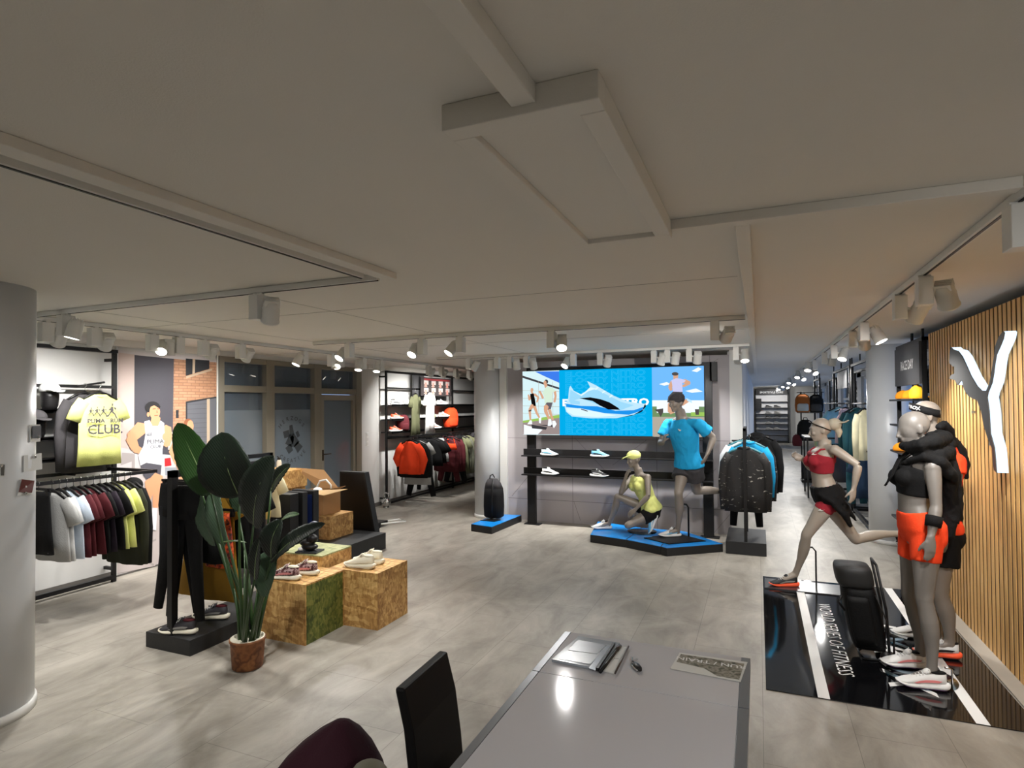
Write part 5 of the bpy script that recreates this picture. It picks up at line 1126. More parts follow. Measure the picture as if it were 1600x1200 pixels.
MB().ell((0, 0, .088), (.085, .085, .085)).lathe([(.05, 0), (.06, .01)], 20).build('weight', CHROME, kb)
MB().tube([(-.045, 0, .15), (-.065, 0, .20), (-.045, 0, .245), (0, 0, .26), (.045, 0, .245), (.065, 0, .20), (.045, 0, .15)], .014, 10).build('handle', CHROME, kb)
for z0, n_, lb in ((1.10, 3, 'white wall switch column between door and far rack'), (.27, 1, 'white power socket low on the wall beside the door')):
    o = MB().box(0, .01, -.04, .04, 0, .08 * n_); o = o.build('wall_switch', LAMPW, None, loc=(-6.35, 8.55, z0), bevel=.002); tag(o, lb, 'switch')
    for i in range(n_): MB().box(.01, .014, -.026, .026, .014 + .08 * i, .066 + .08 * i).build('rocker', WHITE, o)

# ------------------------------------------------------------------ low platforms and what stands on them
BLUEV = mat('blue_vinyl', (26, 140, 224), .25)
def platform(name, label, polys, z=.1, base=None):
    c = sum((V(x, y, 0) for x, y in polys[0]), V(0, 0, 0)) / len(polys[0]); r = empty(name, c, 0, label, 'platform')
    for p in polys:
        q = [V(x, y, 0) - c for x, y in p]; MB().prism(q, (0, 0, z - .004)).build('platform_block', BLKW, r)
        m = sum(q, V(0, 0, 0)) / len(q); MB().prism([m + (v - m) * .985 + V(0, 0, z - .0035) for v in q], (0, 0, .004)).build('blue_top', BLUEV, r)
    return r
platform('display_platform', 'low black platform with blue top under the upright black bag', [[(-3.82, 7.56), (-3.46, 7.48), (-3.40, 8.45), (-3.80, 8.42)]])
platform('display_platform', 'wide low black platform with blue top under the crouching and running mannequins', [[(-2.05, 7.50), (-1.56, 7.38), (-1.50, 8.16), (-2.18, 8.40)], [(-1.555, 7.378), (-1.10, 7.17), (-1.06, 8.15), (-1.495, 8.158)], [(-1.095, 7.165), (-1.02, 7.12), (-.42, 7.58), (-.94, 8.14), (-1.055, 8.148)]])
t = empty('duffel_bag', (-3.67, 8.02, .1), 0, 'tall black duffel bag standing upright on the small blue topped platform', 'bag')
b = MB(); rr = []
for z, w, d, o in ((.03, .12, .09, 0), (.05, .145, .11, 0), (.2, .150, .12, 0), (.36, .145, .12, 0), (.46, .135, .11, 0), (.54, .11, .09, -.01), (.60, .07, .05, -.02)): rr.append([(o + math.copysign(abs(math.cos(q)) ** .7, math.cos(q)) * w * (1 + .02 * math.sin(q * 5)), math.copysign(abs(math.sin(q)) ** .7, math.sin(q)) * d, z) for q in (2 * PI * j / 24 for j in range(24))])
b.loft(rr[:5]).build('bag_body', F_BLACK, t); MB().loft(rr[4:]).build('bag_end', F_DKG, t)
MB().tube([(-.06, -.02, .58), (-.04, -.03, .65), (.0, -.03, .67), (.03, -.03, .62)], .009, 8).tube([(.03, -.115, .05), (.03, -.135, .3), (.03, -.10, .60)], .012, 8, flat=.4).build('strap', BLK, t)
MB().prism([(-.13, -.20, .0), (.10, -.20, .0), (.14, -.08, .0), (-.04, -.06, .0)], (0, 0, .012)).box(-.02, .02, -.10, -.07, 0, .10).build('stand_plate', BLK, t)
for px, z, lb, cols in ((857, 1.05, 'pale blue and white running shoe, upper shelf left under the screen', (mat('shoe_ice', (196, 214, 224), .5), SW, SBL)), (936, 1.05, 'sky blue running shoe, upper shelf right under the screen', (SBL, SW, SB)),
                        (858, .77, 'white running shoe with black side, lower shelf left under the screen', (SW, SW, SB)), (935, .77, 'black and white running shoe, lower shelf right under the screen', (SB, SW, TEXTW))):
    x = at(px, 735, Y=8.2).x; shoe('running_shoe', (x - .12, 8.225, z), -.12, lb, *cols, group='shoes on the shelves under the screen', scale=.95)

def rail_stand(name, loc, w, d, h, label, base=(.24, .5, .11), two=True):
    r = empty(name, loc, 0, label, 'clothing rack'); bx, by, bz = base
    MB().box(-bx, bx, -.04, by, 0, bz).build('base', BLKW, r, bevel=.003)
    for y in ((0, d) if two else (0,)): MB().box(-w / 2, w / 2, y - w / 2, y + w / 2, bz, h).build('post', BLK, r)
    MB().box(-w / 2, w / 2, -w / 2, d + w / 2, h - w, h).build('top_bar', BLK, r); return r
rail_stand('garment_stand', (-.16, 7.56, 0), .035, .62, 1.50, 'black garment stand with printed jackets right of the screen', base=(.225, .80, .15))
G6 = 'jackets on the stand right of the screen'
TEALH = mat('hanger_teal', (90, 150, 160), .4)
garment('jacket', CAMO, (-.16, 7.66, 1.35), .0, 'black jacket with pale scattered print, frontmost on the stand', G6, w=.98, L=.76, seed=71, hm=TEALH)
garment('jacket', F_BLUE, (-.11, 7.76, 1.41), .05, 'blue jacket peeking from behind the frontmost printed jacket', G6, w=.92, L=.66, seed=72, hm=TEALH)
garment('long_sleeve_top', F_WHITE, (-.17, 7.84, 1.42), -.05, 'white top peeking at the left behind the printed jacket', G6, w=.98, L=.6, seed=73, hm=TEALH)
garment('jacket', CAMO, (-.13, 7.92, 1.40), .03, 'second black printed jacket behind the blue one', G6, w=1.1, L=.72, seed=74)
garment('leggings', F_BLACK, (-.16, 8.0, 1.38), .0, 'black leggings hanging below the printed jackets', G6, w=1.3, L=1.05, seed=75, tilt=.03)
garment('hoodie', F_BLACK, (-.02, 8.12, 1.48), .15, 'plain black hooded top at the back right of the stand', G6, w=1.0, L=.72, seed=76)

# ------------------------------------------------------------------ race day unit, corridor racks, far shelf
t = empty('display_unit', (1.55, 6.9, 0), 0, 'black display unit with a grey sign and orange caps beside the oak wall', 'display unit')
b = MB()
for y in (-.03, 1.13): b.box(-.06, -.02, y, y + .03, 0, 2.44).box(.30, .34, y, y + .03, 0, 2.44)
b.box(-.06, .34, -.03, 1.16, 2.405, 2.44).box(-.04, -.02, .5, .54, 2.44, 2.53).box(-.04, -.02, .06, .1, 2.44, 2.53).build('frame', BLK, t)
MB().box(-.08, -.055, .0, 1.12, 1.98, 2.40).build('sign_panel', DKG, t)
b = MB(); add_text(b, 'RACE DAY', .14, frame_mat((-.083, .52, 2.19), (0, -1, 0), (0, 0, 1)), sx=.85, bold=.002); b.build('lettering', TEXTW, t)
MB().box(.31, .325, .0, 1.13, .1, 2.4).build('back_panel', mat('dark_back', (54, 56, 58), .7), t)
for z in (1.83, 1.55, 1.25, .9, .5): MB().box(-.14, .31, .0, 1.13, z - .02, z).build('shelf', BLK, t)
for y, m, lb in ((7.78, F_AMB, 'orange folded cap, left one on the upper shelf'), (7.47, F_AMB, 'orange folded cap, middle one on the upper shelf'), (7.14, mat('cap_gold', (255, 186, 30), .7), 'golden yellow cap, tallest on the upper shelf')):
    cap((1.50, y, 1.835), PI * .4, m, lb + ' of the sign unit', 'caps on the sign unit shelf', m2=F_AMB).scale = (.72, .8, 1.0 if y > 7.2 else 1.45)
cap((1.48, 7.75, 1.255), PI * .45, F_AMB, 'orange cap on the lower shelf, just left of the drawstrings', 'caps on the sign unit shelf')

def floor_frame(name, label, x, y0, y1, h, shelves=(), sign=None, panes=True):
    r = empty(name, (x, y0, 0), 0, label, 'clothing rack'); L = y1 - y0
    for y in (0, L): MB().box(-.02, .02, y - .02, y + .02, 0, h).box(.35, .39, y - .02, y + .02, 0, h).box(-.02, .39, y - .02, y + .02, .04, .08).build('post', BLK, r)
    MB().box(-.02, .02, 0, L, h - .04, h).box(.35, .39, 0, L, h - .04, h).box(-.02, .02, 0, L, .04, .08).box(.35, .39, 0, L, .04, .08).build('cross_bar', BLK, r)
    for y in (0, L / 2, L): MB().box(-.01, .01, y - .01, y + .01, h, CEIL).build('ceiling_fixing', BLK, r)
    for z in shelves: MB().box(-.02, .39, .02, L - .02, z - .015, z + .015).build('shelf', BLK, r)
    if sign: MB().box(-.03, -.015, sign[0], sign[1], sign[2], sign[3]).build('sign_panel', DKG, r)
    return r
fa = floor_frame('corridor_rack', 'tall black metal rack nearest to the right round column in the corridor', 1.42, 9.35, 11.0, 2.42)
fb = floor_frame('corridor_rack', 'tall black metal rack with grey sign panel, second in the corridor', 1.42, 11.2, 13.5, 2.42, sign=(.2, 1.5, 2.05, 2.36))
fc = floor_frame('corridor_rack', 'narrow black rack farthest down the corridor behind the bags', 1.42, 16.5, 18.0, 2.42)
for f_, L_ in ((fa, 1.75), (fb, 4.9)):
    for z_ in (1.78, 1.10): MB().tube([(0, .0, z_), (0, L_, z_)], .013, 8).build('long_rail', BLK, f_)
G7 = 'clothes on the corridor racks'
for k, m, y, z, lb, w, L in (('long_sleeve_top', F_CREAM, 9.7, 1.79, 'cream long sleeve top beside the right round column, upper rail', .5, .72), ('jacket', F_TEAL, 10.25, 1.79, 'dark teal jacket on the upper corridor rail', .75, .75), ('long_sleeve_top', fabric('fabric_pine', (28, 62, 66)), 10.7, 1.79, 'pine green top behind the dark teal jacket', .8, .7),
                          ('tank_top', fabric('fabric_blush', (200, 176, 182)), 11.7, 1.79, 'blush pink top on a hanger before the window', .9, .6), ('jacket', fabric('fabric_aqua', (120, 164, 176)), 12.5, 1.79, 'pale aqua jacket behind the runner cap', 1.1, .66), ('long_sleeve_top', fabric('fabric_lime_pale', (206, 214, 160)), 14.2, 1.60, 'pale lime top right of the running mannequin neck', 1.1, .66),
                          ('dress', F_NAVY, 10.0, 1.11, 'navy coat on the lower corridor rail by the column', .6, .62), ('trousers', F_TEAL, 10.5, 1.11, 'dark teal trousers on the lower corridor rail', 1, .8), ('dress', F_DKG, 11.9, 1.11, 'charcoal coat on the lower corridor rail', 1.0, .62), ('skirt', F_TEAL, 12.6, 1.11, 'teal skirt next to the charcoal coat', 1, .5), ('dress', F_DKG, 13.3, 1.11, 'grey coat at the far end of the lower corridor rail', 1.1, .66)):
    garment(k, m, (1.40, y, z), .35, lb, G7, w=w, L=L, seed=int(y * 7))
t = empty('folding_table', (1.15, 12.9, 0), 0, 'dark shelf table with folded clothes behind the running mannequin', 'table')
MB().box(-.35, .2, -.5, .5, 1.12, 1.15).build('tabletop', BLK, t)
for x in (-.3, .15):
    for y in (-.45, .45): MB().box(x - .015, x + .015, y - .015, y + .015, 0, 1.12).build('leg', BLK, t)
for i, (m, lb) in enumerate(((F_DKG, 'folded charcoal top, lowest in the stack on the shelf table'), (F_TEAL, 'folded teal top, second from below on the shelf table'), (F_BLACK, 'folded black top, third from below on the shelf table'), (F_NAVY, 'folded navy top, topmost on the shelf table'))):
    o = MB().box(-.14, .14, -.18, .18, 0, .04).build('folded_shirt', m, None, loc=(1.05, 12.75, 1.152 + i * .041), bevel=.014); tag(o, lb, 'folded clothes', 'folded clothes on the shelf table'); MB().box(-.05, .05, -.182, -.175, .006, .034).build('fold', m, o)
t = empty('bag_stand', (1.12, 15.0, 0), 0, 'black stand carrying backpacks and bags, farther down the corridor', 'bag stand')
MB().box(-.24, .24, -.2, .2, 0, .05).build('base', BLK, t)
for x in (-.22, .2): MB().box(x - .015, x + .015, -.015, .015, .05, 2.05).build('post', BLK, t)
for z in (.95, 1.58, 2.04): MB().box(-.3, .24, -.15, .1, z - .015, z).build('shelf', BLK, t)
b2 = [((.93, 14.9, 1.583), F_BROWN, F_GREY, 'orange and grey backpack, upper left on the bag stand', 1.0), ((1.2, 14.9, 1.583), F_BLACK, F_DKG, 'black backpack, upper right on the bag stand', .95), ((.98, 14.88, .953), F_BLACK, F_BLACK, 'black backpack, middle left on the bag stand', 1.1), ((1.22, 14.9, .953), F_BROWN, F_BROWN, 'brown backpack, middle right on the bag stand', 1.0), ((1.1, 14.9, .053), F_BLACK, F_DKG, 'black and grey backpack at the foot of the bag stand', 1.3)]
for loc, m, m2, lb, s in b2: backpack(loc, .0, m, m2, lb, 'backpacks on the bag stand', s)
b = backpack((.80, 14.82, .82), 0, F_BURG, F_BURG, 'dark red handbag hanging at the left side of the bag stand', None, .62, 'handbag')

t = empty('shoe_shelf', (.55, 29.0, 0), 0, 'white backed black shoe shelf with a sign at the far end of the corridor', 'shelf')
MB().box(-.66, .66, .28, .30, 0, 2.2).build('back_panel', mat('far_back_white', (215, 214, 214), .6), t)
for x in (-.68, .66): MB().box(x, x + .03, .0, .3, 0, 2.44).build('post', BLK, t)
MB().box(-.68, .69, .0, .3, 2.18, 2.44).build('sign_board', BLK, t)
b = MB(); add_text(b, 'SPORTSTYLE CORE', .115, frame_mat((0, -.004, 2.28), (1, 0, 0), (0, 0, 1)), bold=.003, sx=.98); b.build('lettering', TEXTW, t)
sh = (1.86, 1.58, 1.30, 1.10, .84, .58, .34, .08)
for z in sh: MB().box(-.66, .66, -.0, .29, z - .02, z + .01).build('shelf', BLK, t)
MB().box(-.65, -.42, -.03, .2, 1.46, 2.0).build('dark_box', BLK, t)
zz = 0
for z in (1.58, 1.30, 1.10, .84, .58):
    for x in (-.12, .22):
        zz += 1; r = shoe('trainer', (.55 + x - .13, 29.13, z + .012), 0, '%s trainer %s on the %s shelf of the far shoe rack' % ('dark' if z in (1.58, 1.1) else 'grey', 'left of centre' if x < 0 else 'right of centre', {1.58: 'highest filled', 1.30: 'second filled', 1.10: 'third filled', .84: 'fourth filled', .58: 'lowest filled'}[z]), SB if z in (1.58, 1.1) else SGR, SGR, SB, group='trainers on the far shoe rack', scale=1.05)

# ------------------------------------------------------------------ black garment stands with leggings, shoes
rail_stand('garment_stand', (-4.05, 3.08, 0), .05, .85, 1.33, 'black garment stand with leggings and a pair of shoes on its base, behind the plant', base=(.235, 1.02, .115))
G8 = 'clothes on the black stand behind the plant'
garment('leggings', F_BLACK, (-4.03, 3.17, 1.285), .0, 'black leggings with splayed legs, frontmost on the stand', G8, w=1.05, L=1.0, seed=81, tilt=.06)
garment('leggings', F_BLACK, (-4.20, 3.24, 1.285), .1, 'black leggings behind the front pair, left leg sticking out', G8, w=1.1, L=.98, seed=82, tilt=.09)
garment('tank_top', F_BLACK, (-4.05, 3.36, 1.285), 0, 'black top between leggings and mustard dress', G8, w=1, L=.6, seed=83)
garment('dress', F_MUST, (-4.12, 3.46, 1.285), 0, 'mustard yellow long dress with dark front', G8, w=1.25, L=.92, seed=84)
garment('skirt', m_smoke('fabric_red_plaid', [(60, 16, 12), (170, 50, 20), (224, 96, 30), (70, 20, 14)], 22), (-3.93, 3.40, 1.05), 0, 'dark red and orange patterned skirt in front of the mustard dress', G8, w=.7, L=.42, seed=85)
garment('long_sleeve_top', F_BLACK, (-4.05, 3.62, 1.285), 0, 'black long sleeve top behind the mustard dress', G8, w=1, L=.7, seed=86)
garment('t_shirt', F_BLACK, (-4.05, 3.75, 1.285), 0, 'black t-shirt at the rear of the stand', G8, w=1, L=.7, seed=87)
rail_stand('garment_stand', (-4.96, 4.32, 0), .04, .62, 1.30, 'second black garment stand with pale clothes, hidden behind the plant leaves', base=(.2, .7, .1))
garment('long_sleeve_top', F_BLACK, (-5.02, 4.40, 1.26), 0, 'black long top on the second stand', 'clothes on the second black stand', w=1.05, L=.8, seed=88)
garment('jacket', fabric('fabric_straw', (222, 190, 110)), (-4.86, 4.52, 1.26), .1, 'straw yellow jacket on the second stand, seen right of the dark leaf', 'clothes on the second black stand', w=.95, L=.5, seed=89)
garment('long_sleeve_top', F_MAUVE, (-4.98, 4.64, 1.26), 0, 'mauve top on the second stand behind the straw jacket', 'clothes on the second black stand', w=1, L=.8, seed=90)
garment('t_shirt', F_CREAM, (-4.90, 4.76, 1.24), .1, 'cream t-shirt on the second stand, rearmost', 'clothes on the second black stand', w=1, L=.5, seed=91)
for px, py, lb in ((270, 985, 'black running shoe with white sole and maroon heel, front one on the stand base'), (322, 962, 'black running shoe with white sole and maroon heel, rear one on the stand base')):
    a = at(px, py, Z=.117); r = shoe('running_shoe', (a.x + .22, a.y + .02, .117), PI + .30 if px < 300 else PI + .35, lb, mat('shoe_charcoal', (54, 52, 56), .6), SCR, SGR, group='black shoes on the stand base', collar=F_BURG)
    MB().box(.15, .19, -.052, -.047, .055, .085).build('price_tag', TEXTW, r)

# ------------------------------------------------------------------ OSB boxes and the things on them
def osb(name, x0, x1, y0, y1, z0, z1, label, side=OSB, top=OSB, group='chipboard display boxes'):
    r = empty(name, ((x0 + x1) / 2, (y0 + y1) / 2, z0), 0, label, 'display box', group); a, b_ = (x1 - x0) / 2, (y1 - y0) / 2; h = z1 - z0; e = .012
    MB().box(-a, a, -b_, -b_ + e, 0, h - e).box(-a, a, b_ - e, b_, 0, h - e).box(-a, -a + e, -b_ + e, b_ - e, 0, h - e).build('side_panel', OSB, r)
    MB().box(a - e, a, -b_ + e, b_ - e, 0, h - e).build('side_panel', side, r); MB().box(-a, a, -b_, b_, h - e, h).build('top_panel', top, r); return r
osb('display_box', -3.66, -3.17, 3.50, 3.945, 0, .455, 'chipboard box with a moss green right side, under the maroon shoes', side=OSBG)
osb('display_box', -3.325, -2.84, 3.95, 4.385, 0, .455, 'chipboard box under the cream white shoes, rightmost of the boxes')
osb('display_box', -3.90, -3.40, 3.95, 4.34, 0, .545, 'chipboard box with a sage green top, behind the maroon shoes', top=OSBT)
osb('display_box', -5.30, -4.75, 5.66, 6.10, .20, .475, 'small chipboard box on the black platform under the cardboard carton')
osb('display_box', -6.20, -5.58, 5.75, 6.20, .75, .975, 'chipboard box at the top of the stack, left of the open carton')
osb('display_box', -6.20, -5.60, 5.76, 6.19, 0, .749, 'chipboard box hidden at the bottom of the stack')
o = MB().box(-.39, .39, -.40, .40, 0, .20).build('black_platform', BLKW, None, loc=(-4.76, 5.86, 0), bevel=.004); tag(o, 'flat black platform behind the chipboard boxes carrying a small chipboard box', 'platform'); MB().box(-.385, .385, -.395, .395, .2001, .2010).build('top_face', BLKW, o)
o = MB().prism([(-.3, 0, 0), (.30, 0, 0), (.10, 0, .94), (-.3, 0, .94)], (0, .10, 0)).build('leaning_board', BLKW, None, loc=(-4.84, 6.32, 0), bevel=.004); tag(o, 'large black board with slanted right edge standing behind the cardboard carton', 'board')
MB().prism([(-.28, -.002, .03), (.27, -.002, .03), (.08, -.002, .92), (-.28, -.002, .92)], (0, .002, 0)).build('front_face', BLK, o)
BG = 'black boards standing between leaves and carton'
for i, (y, th, lb) in enumerate(((4.98, .13, 'black plinth, nearest of the three upright black boards'), (5.15, .08, 'black board, middle one of the three upright boards'), (5.30, .09, 'black board with a blue inner side, rear one of the three'))):
    o = MB().box(-.16, .16, -th / 2, th / 2, 0, .84).build('upright_board', BLKW if i else BLK, None, loc=(-4.88 + i * .02, y + th / 2, 0), bevel=.004); tag(o, lb, 'board', BG)
    MB().box(-.158, .158, -th / 2 + .002, th / 2 - .002, .8402, .843).build('top_edge', STEEL if i == 0 else BLKW, o)
    if i == 2: MB().box(-.14, .14, -th / 2 - .004, -th / 2, .1, .8).build('blue_face', mat('deep_blue', (20, 40, 96), .4), o)
t = empty('cardboard_box', (-5.08, 5.88, .477), 0, 'open brown cardboard carton with flaps out and a white hose inside', 'box')
CB = mat('cardboard', (168, 128, 84), .8, noise_amt=.06); CBI = mat('cardboard_inner', (206, 172, 124), .8)
b = MB(); b.box(-.18, .18, -.16, -.154, 0, .28).box(-.18, .18, .154, .16, 0, .28).box(-.18, -.174, -.154, .154, 0, .28).box(.174, .18, -.154, .154, 0, .28).box(-.174, .174, -.154, .154, 0, .006).build('carton', CB, t)
base = V(-5.08, 5.88, .477)
def quad(pts, m, nm='flap', th=.004):
    q = [p - base for p in pts]; n_ = (q[1] - q[0]).cross(q[3] - q[0]).normalized(); MB().prism(q, n_ * th).build(nm, m, t)
quad([V(-5.24, 5.72, .757), V(-4.92, 5.72, .757), at(543, 764, Y=5.52), at(506, 774, Y=5.48)], CBI)
quad([V(-5.26, 6.04, .757), V(-4.92, 6.04, .757), at(506, 734, Y=6.16), at(462, 731, Y=6.12)], CB)
quad([V(-4.90, 6.03, .757), V(-4.90, 5.73, .757), V(-4.80, 5.75, .80), V(-4.80, 6.02, .80)], CB)
MB().box(.02, .11, -.1612, -.160, .12, .2).build('shipping_label', PAP, t)
MB().tube([(-.10, .04, .18), (-.10, .05, .30), (-.06, .06, .38), (.04, .06, .40), (.12, .05, .34), (.14, .04, .2)], .012, 10).build('white_hose', LAMPW, t)
b = MB(); b.ell((-.03, -.02, .26), (.07, .06, .05)); b.v = [(x + .012 * noise.noise(V(x * 60, y * 60, z * 60)), y, z + .02 * noise.noise(V(x * 50, y * 50, z * 50 + 5))) for x, y, z in b.v]; b.build('packing_paper', TEXTW, t)
MB().ell((-.10, -.04, .25), (.035, .03, .03)).build('red_wrapper', F_RED, t)
a = at(436, 735, Y=5.95); t = empty('thermos_bottle', (a.x, 5.95, .977), 0, 'slim cream drinking bottle with black lid on top of the box stack', 'bottle')
MB().lathe([(.030, 0), (.032, .02), (.032, .10), (.022, .125), (.018, .13)], 24).build('bottle_body', mat('bottle_cream', (206, 196, 176), .35), t)
MB().lathe([(.020, .13), (.020, .158), (.012, .162)], 20).tube([(.0, 0, .158), (-.028, 0, .172), (-.032, 0, .165)], .006, 8).build('lid', BLK, t)
a = at(484, 862, Z=.547); t = empty('stacked_stand', (a.x, a.y, .547), .2, 'small black gadget stand with square foot plate on the sage green box', 'stand')
MB().box(-.10, .10, -.07, .07, 0, .012).build('foot_plate', mat('plate_dark', (52, 56, 60), .25), t)
b = MB(); b.ell((0, 0, .045), (.075, .055, .03)).ell((-.03, .0, .075), (.06, .045, .028)).ell((.02, .01, .11), (.05, .04, .04)); b.tube([(0, 0, .01), (0, 0, .2)], .03, 12); b.build('stacked_forms', BLK, t)
MB().ell((.03, .02, .22), (.045, .045, .04)).build('grey_ball', mat('ball_grey', (92, 94, 112), .3), t)
MB().ell((-.07, -.03, .028), (.025, .02, .016)).build('white_piece', TEXTW, t)
t = empty('dolly', (-5.05, 7.1, 0), 0, 'small wheeled dolly with a white bracket behind the slanted black board', 'dolly')
a = at(589, 822, Z=.05); t.location = (a.x, a.y, 0)
MB().tube([(0, -.02, .05), (0, .02, .05)], .05, 20).build('wheel', BLK, t); MB().tube([(.0, .1, .06), (.22, .42, .06), (.05, .50, .06), (-.12, .2, .06)], .012, 8).build('bracket', LAMPW, t); MB().box(-.3, -.02, -.1, .3, .04, .08).build('deck', BLK, t)
MR = m_smoke('shoe_maroon_floral', [(66, 26, 30), (84, 40, 42), (196, 170, 168), (92, 50, 50)], 45)
for (x, y, rz, lb) in ((-3.30, 3.58, PI + .12, 'maroon patterned shoe with cream sole, front one on the green sided box'), (-3.26, 3.74, PI + .12, 'maroon patterned shoe with cream sole, rear one on the green sided box')):
    shoe('chunky_shoe', (x, y, .457), rz, lb, MR, SCR, mat('shoe_rose', (206, 130, 128), .5), group='maroon shoes on the chipboard box', collar=SCR, laces=SCR, scale=1.0)
for (x, y, rz, lb) in ((-2.95, 4.06, PI + .05, 'cream white chunky shoe, front one on the rightmost chipboard box'), (-2.97, 4.21, PI + .05, 'cream white chunky shoe, rear one on the rightmost chipboard box')):
    shoe('chunky_shoe', (x, y, .457), rz, lb, SCR, SCR, SCR, group='cream shoes on the chipboard box', collar=SCR, laces=SCR, outsole=SCR, scale=1.0)

# ------------------------------------------------------------------ the potted plant
t = empty('potted_plant', (-3.29, 3.07, 0), 0, 'tall potted bird of paradise plant with dark paddle leaves in a rusty brown pot', 'plant')
POTM = m_smoke('rusty_pot', [(110, 66, 36), (140, 88, 50), (96, 54, 30), (160, 106, 62)], 9)
MB().lathe([(.085, 0), (.10, .01), (.112, .18), (.118, .19), (.118, .205), (.106, .205), (.10, .17), (.02, .165)], 40).build('pot', POTM, t)
MB().lathe([(.108, .196), (.112, .209), (.104, .209), (.10, .19)], 40).build('pot_liner', SCR, t)
MB().lathe([(.10, .165), (.05, .172), (.001, .174)], 30).build('soil', mat('soil', (46, 34, 26), .9, noise_amt=.4, noise_scale=60), t)
LEAF = m_wavy('leaf_dark', (8, 20, 9), 26); LEAF2 = m_wavy('leaf_bright', (22, 50, 10), 26); LEAF3 = m_wavy('leaf_underside', (60, 80, 60), 26); STEM = mat('leaf_stem', (40, 66, 28), .45); RIB = mat('leaf_midrib', (110, 128, 84), .5)
PB = V(-3.29, 3.07, 0)
def leaf(base, tip, width, normal, m, root_off, bend=.05, fold=.18, notch=True, seed=0):
    rnd = random.Random(seed); B = base - PB; T = tip - PB; ax = (T - B); L = ax.length; ax.normalize(); nrm = normal.normalized(); nrm = (nrm - ax * nrm.dot(ax)).normalized(); s = ax.cross(nrm)
    N = 22; W_ = 9; b = MB(); vs = []
    for i in range(N + 1):
        u = i / N; w = width * (math.sin(PI * min(1, u ** .80 * .97 + .03)) ** .55) * .5
        mid = B + ax * L * u + nrm * bend * math.sin(PI * u) * 1.0 - V(0, 0, bend * .8 * u * u)
        for j in range(-W_ // 2 + 1, W_ // 2 + 1):
            v = j / (W_ // 2); ww = w * abs(v) ** 1.0 * (1 if v > 0 else -1); rip = .0025 * math.sin(u * 60 + abs(v) * 3) * abs(v)
            vs.append(mid + s * ww + nrm * (abs(ww) * fold + rip) + s * (rnd.random() - .5) * .004 * (abs(v) > .9))
    C = 9; fs = []
    for i in range(N):
        for j in range(C - 1): fs.append((i * C + j, i * C + j + 1, (i + 1) * C + j + 1, (i + 1) * C + j))
    b.add(vs, fs, 0, True); o = b.build('leaf', m, t)
    so = o.modifiers.new('so', 'SOLIDIFY'); so.thickness = .0012
    mid = [B + ax * L * u + nrm * (bend * math.sin(PI * u) - .001) - V(0, 0, bend * .8 * u * u) for u in (0, .2, .4, .6, .8, .97)]
    MB().tube(mid, [.0055, .005, .004, .003, .002, .001], 8).build('midrib', RIB if m is not LEAF3 else STEM, o)
    r0 = V(root_off[0], root_off[1], .17); m1 = r0.lerp(B, .5) + V(root_off[0], root_off[1], 0) * .4 + V(0, 0, .05)
    MB().tube([r0, r0.lerp(m1, .5) + V(0, 0, .02), m1, m1.lerp(B, .55), B], [.014, .012, .009, .0075, .006], 8).build('stem', STEM, o)
lf = [((330, 772, 2.98), (277, 661, 3.06), .24, (.55, -.8, .1), LEAF2, (-.03, 0), .0), ((374, 776, 2.98), (346, 668, 2.92), .42, (.15, -1, .12), LEAF, (-.01, -.03), .04), ((424, 766, 3.1), (454, 722, 3.0), .12, (.2, -1, .5), LEAF, (.03, .02), .02),
      ((396, 820, 2.86), (428, 704, 2.82), .31, (-.1, -1, .15), LEAF, (.01, -.04), .04), ((312, 762, 3.2), (336, 848, 3.1), .22, (-.2, -1, -.2), LEAF3, (-.04, .03), .03), ((334, 765, 3.15), (352, 848, 3.05), .17, (.2, -1, -.1), LEAF3, (-.02, .03), .03), ((300, 745, 3.3), (318, 812, 3.25), .26, (-.1, -1, 0), LEAF3, (-.04, .04), .02),
      ((424, 872, 2.90), (440, 806, 2.92), .23, (-.2, -1, .3), LEAF, (.04, 0), .03), ((424, 876, 2.86), (508, 812, 2.84), .14, (.3, -.8, .9), LEAF, (.04, -.02), .03), ((398, 905, 2.84), (406, 838, 2.82), .14, (-.2, -1, .1), LEAF, (.02, -.04), .01), ((424, 862, 2.95), (412, 930, 2.90), .19, (0, -1, -.2), LEAF3, (.05, 0), .02),
      ((440, 812, 3.2), (467, 802, 3.2), .07, (0, -.6, 1), LEAF2, (.05, .03), .01), ((372, 800, 3.3), (385, 756, 3.3), .17, (.1, -1, 0), LEAF3, (.0, .05), .02), ((345, 848, 3.02), (386, 846, 3.0), .03, (0, -.2, 1), LEAF2, (.0, .02), .01)]
for i, (b_, t_, w, nn, m, ro, bd_) in enumerate(lf): leaf(at(b_[0], b_[1], Y=b_[2]), at(t_[0], t_[1], Y=t_[2]), w, V(*nn), m, ro, bend=bd_, seed=i)
for i in range(5): # young shoots without blades
    a = i * 1.3; o = MB().tube([V(.05 * math.cos(a), .05 * math.sin(a), .17), V(.06 * math.cos(a), .06 * math.sin(a), .35), V(.09 * math.cos(a), .08 * math.sin(a), .55 + .12 * (i % 3))], [.012, .009, .003], 8).build('shoot', STEM, t)

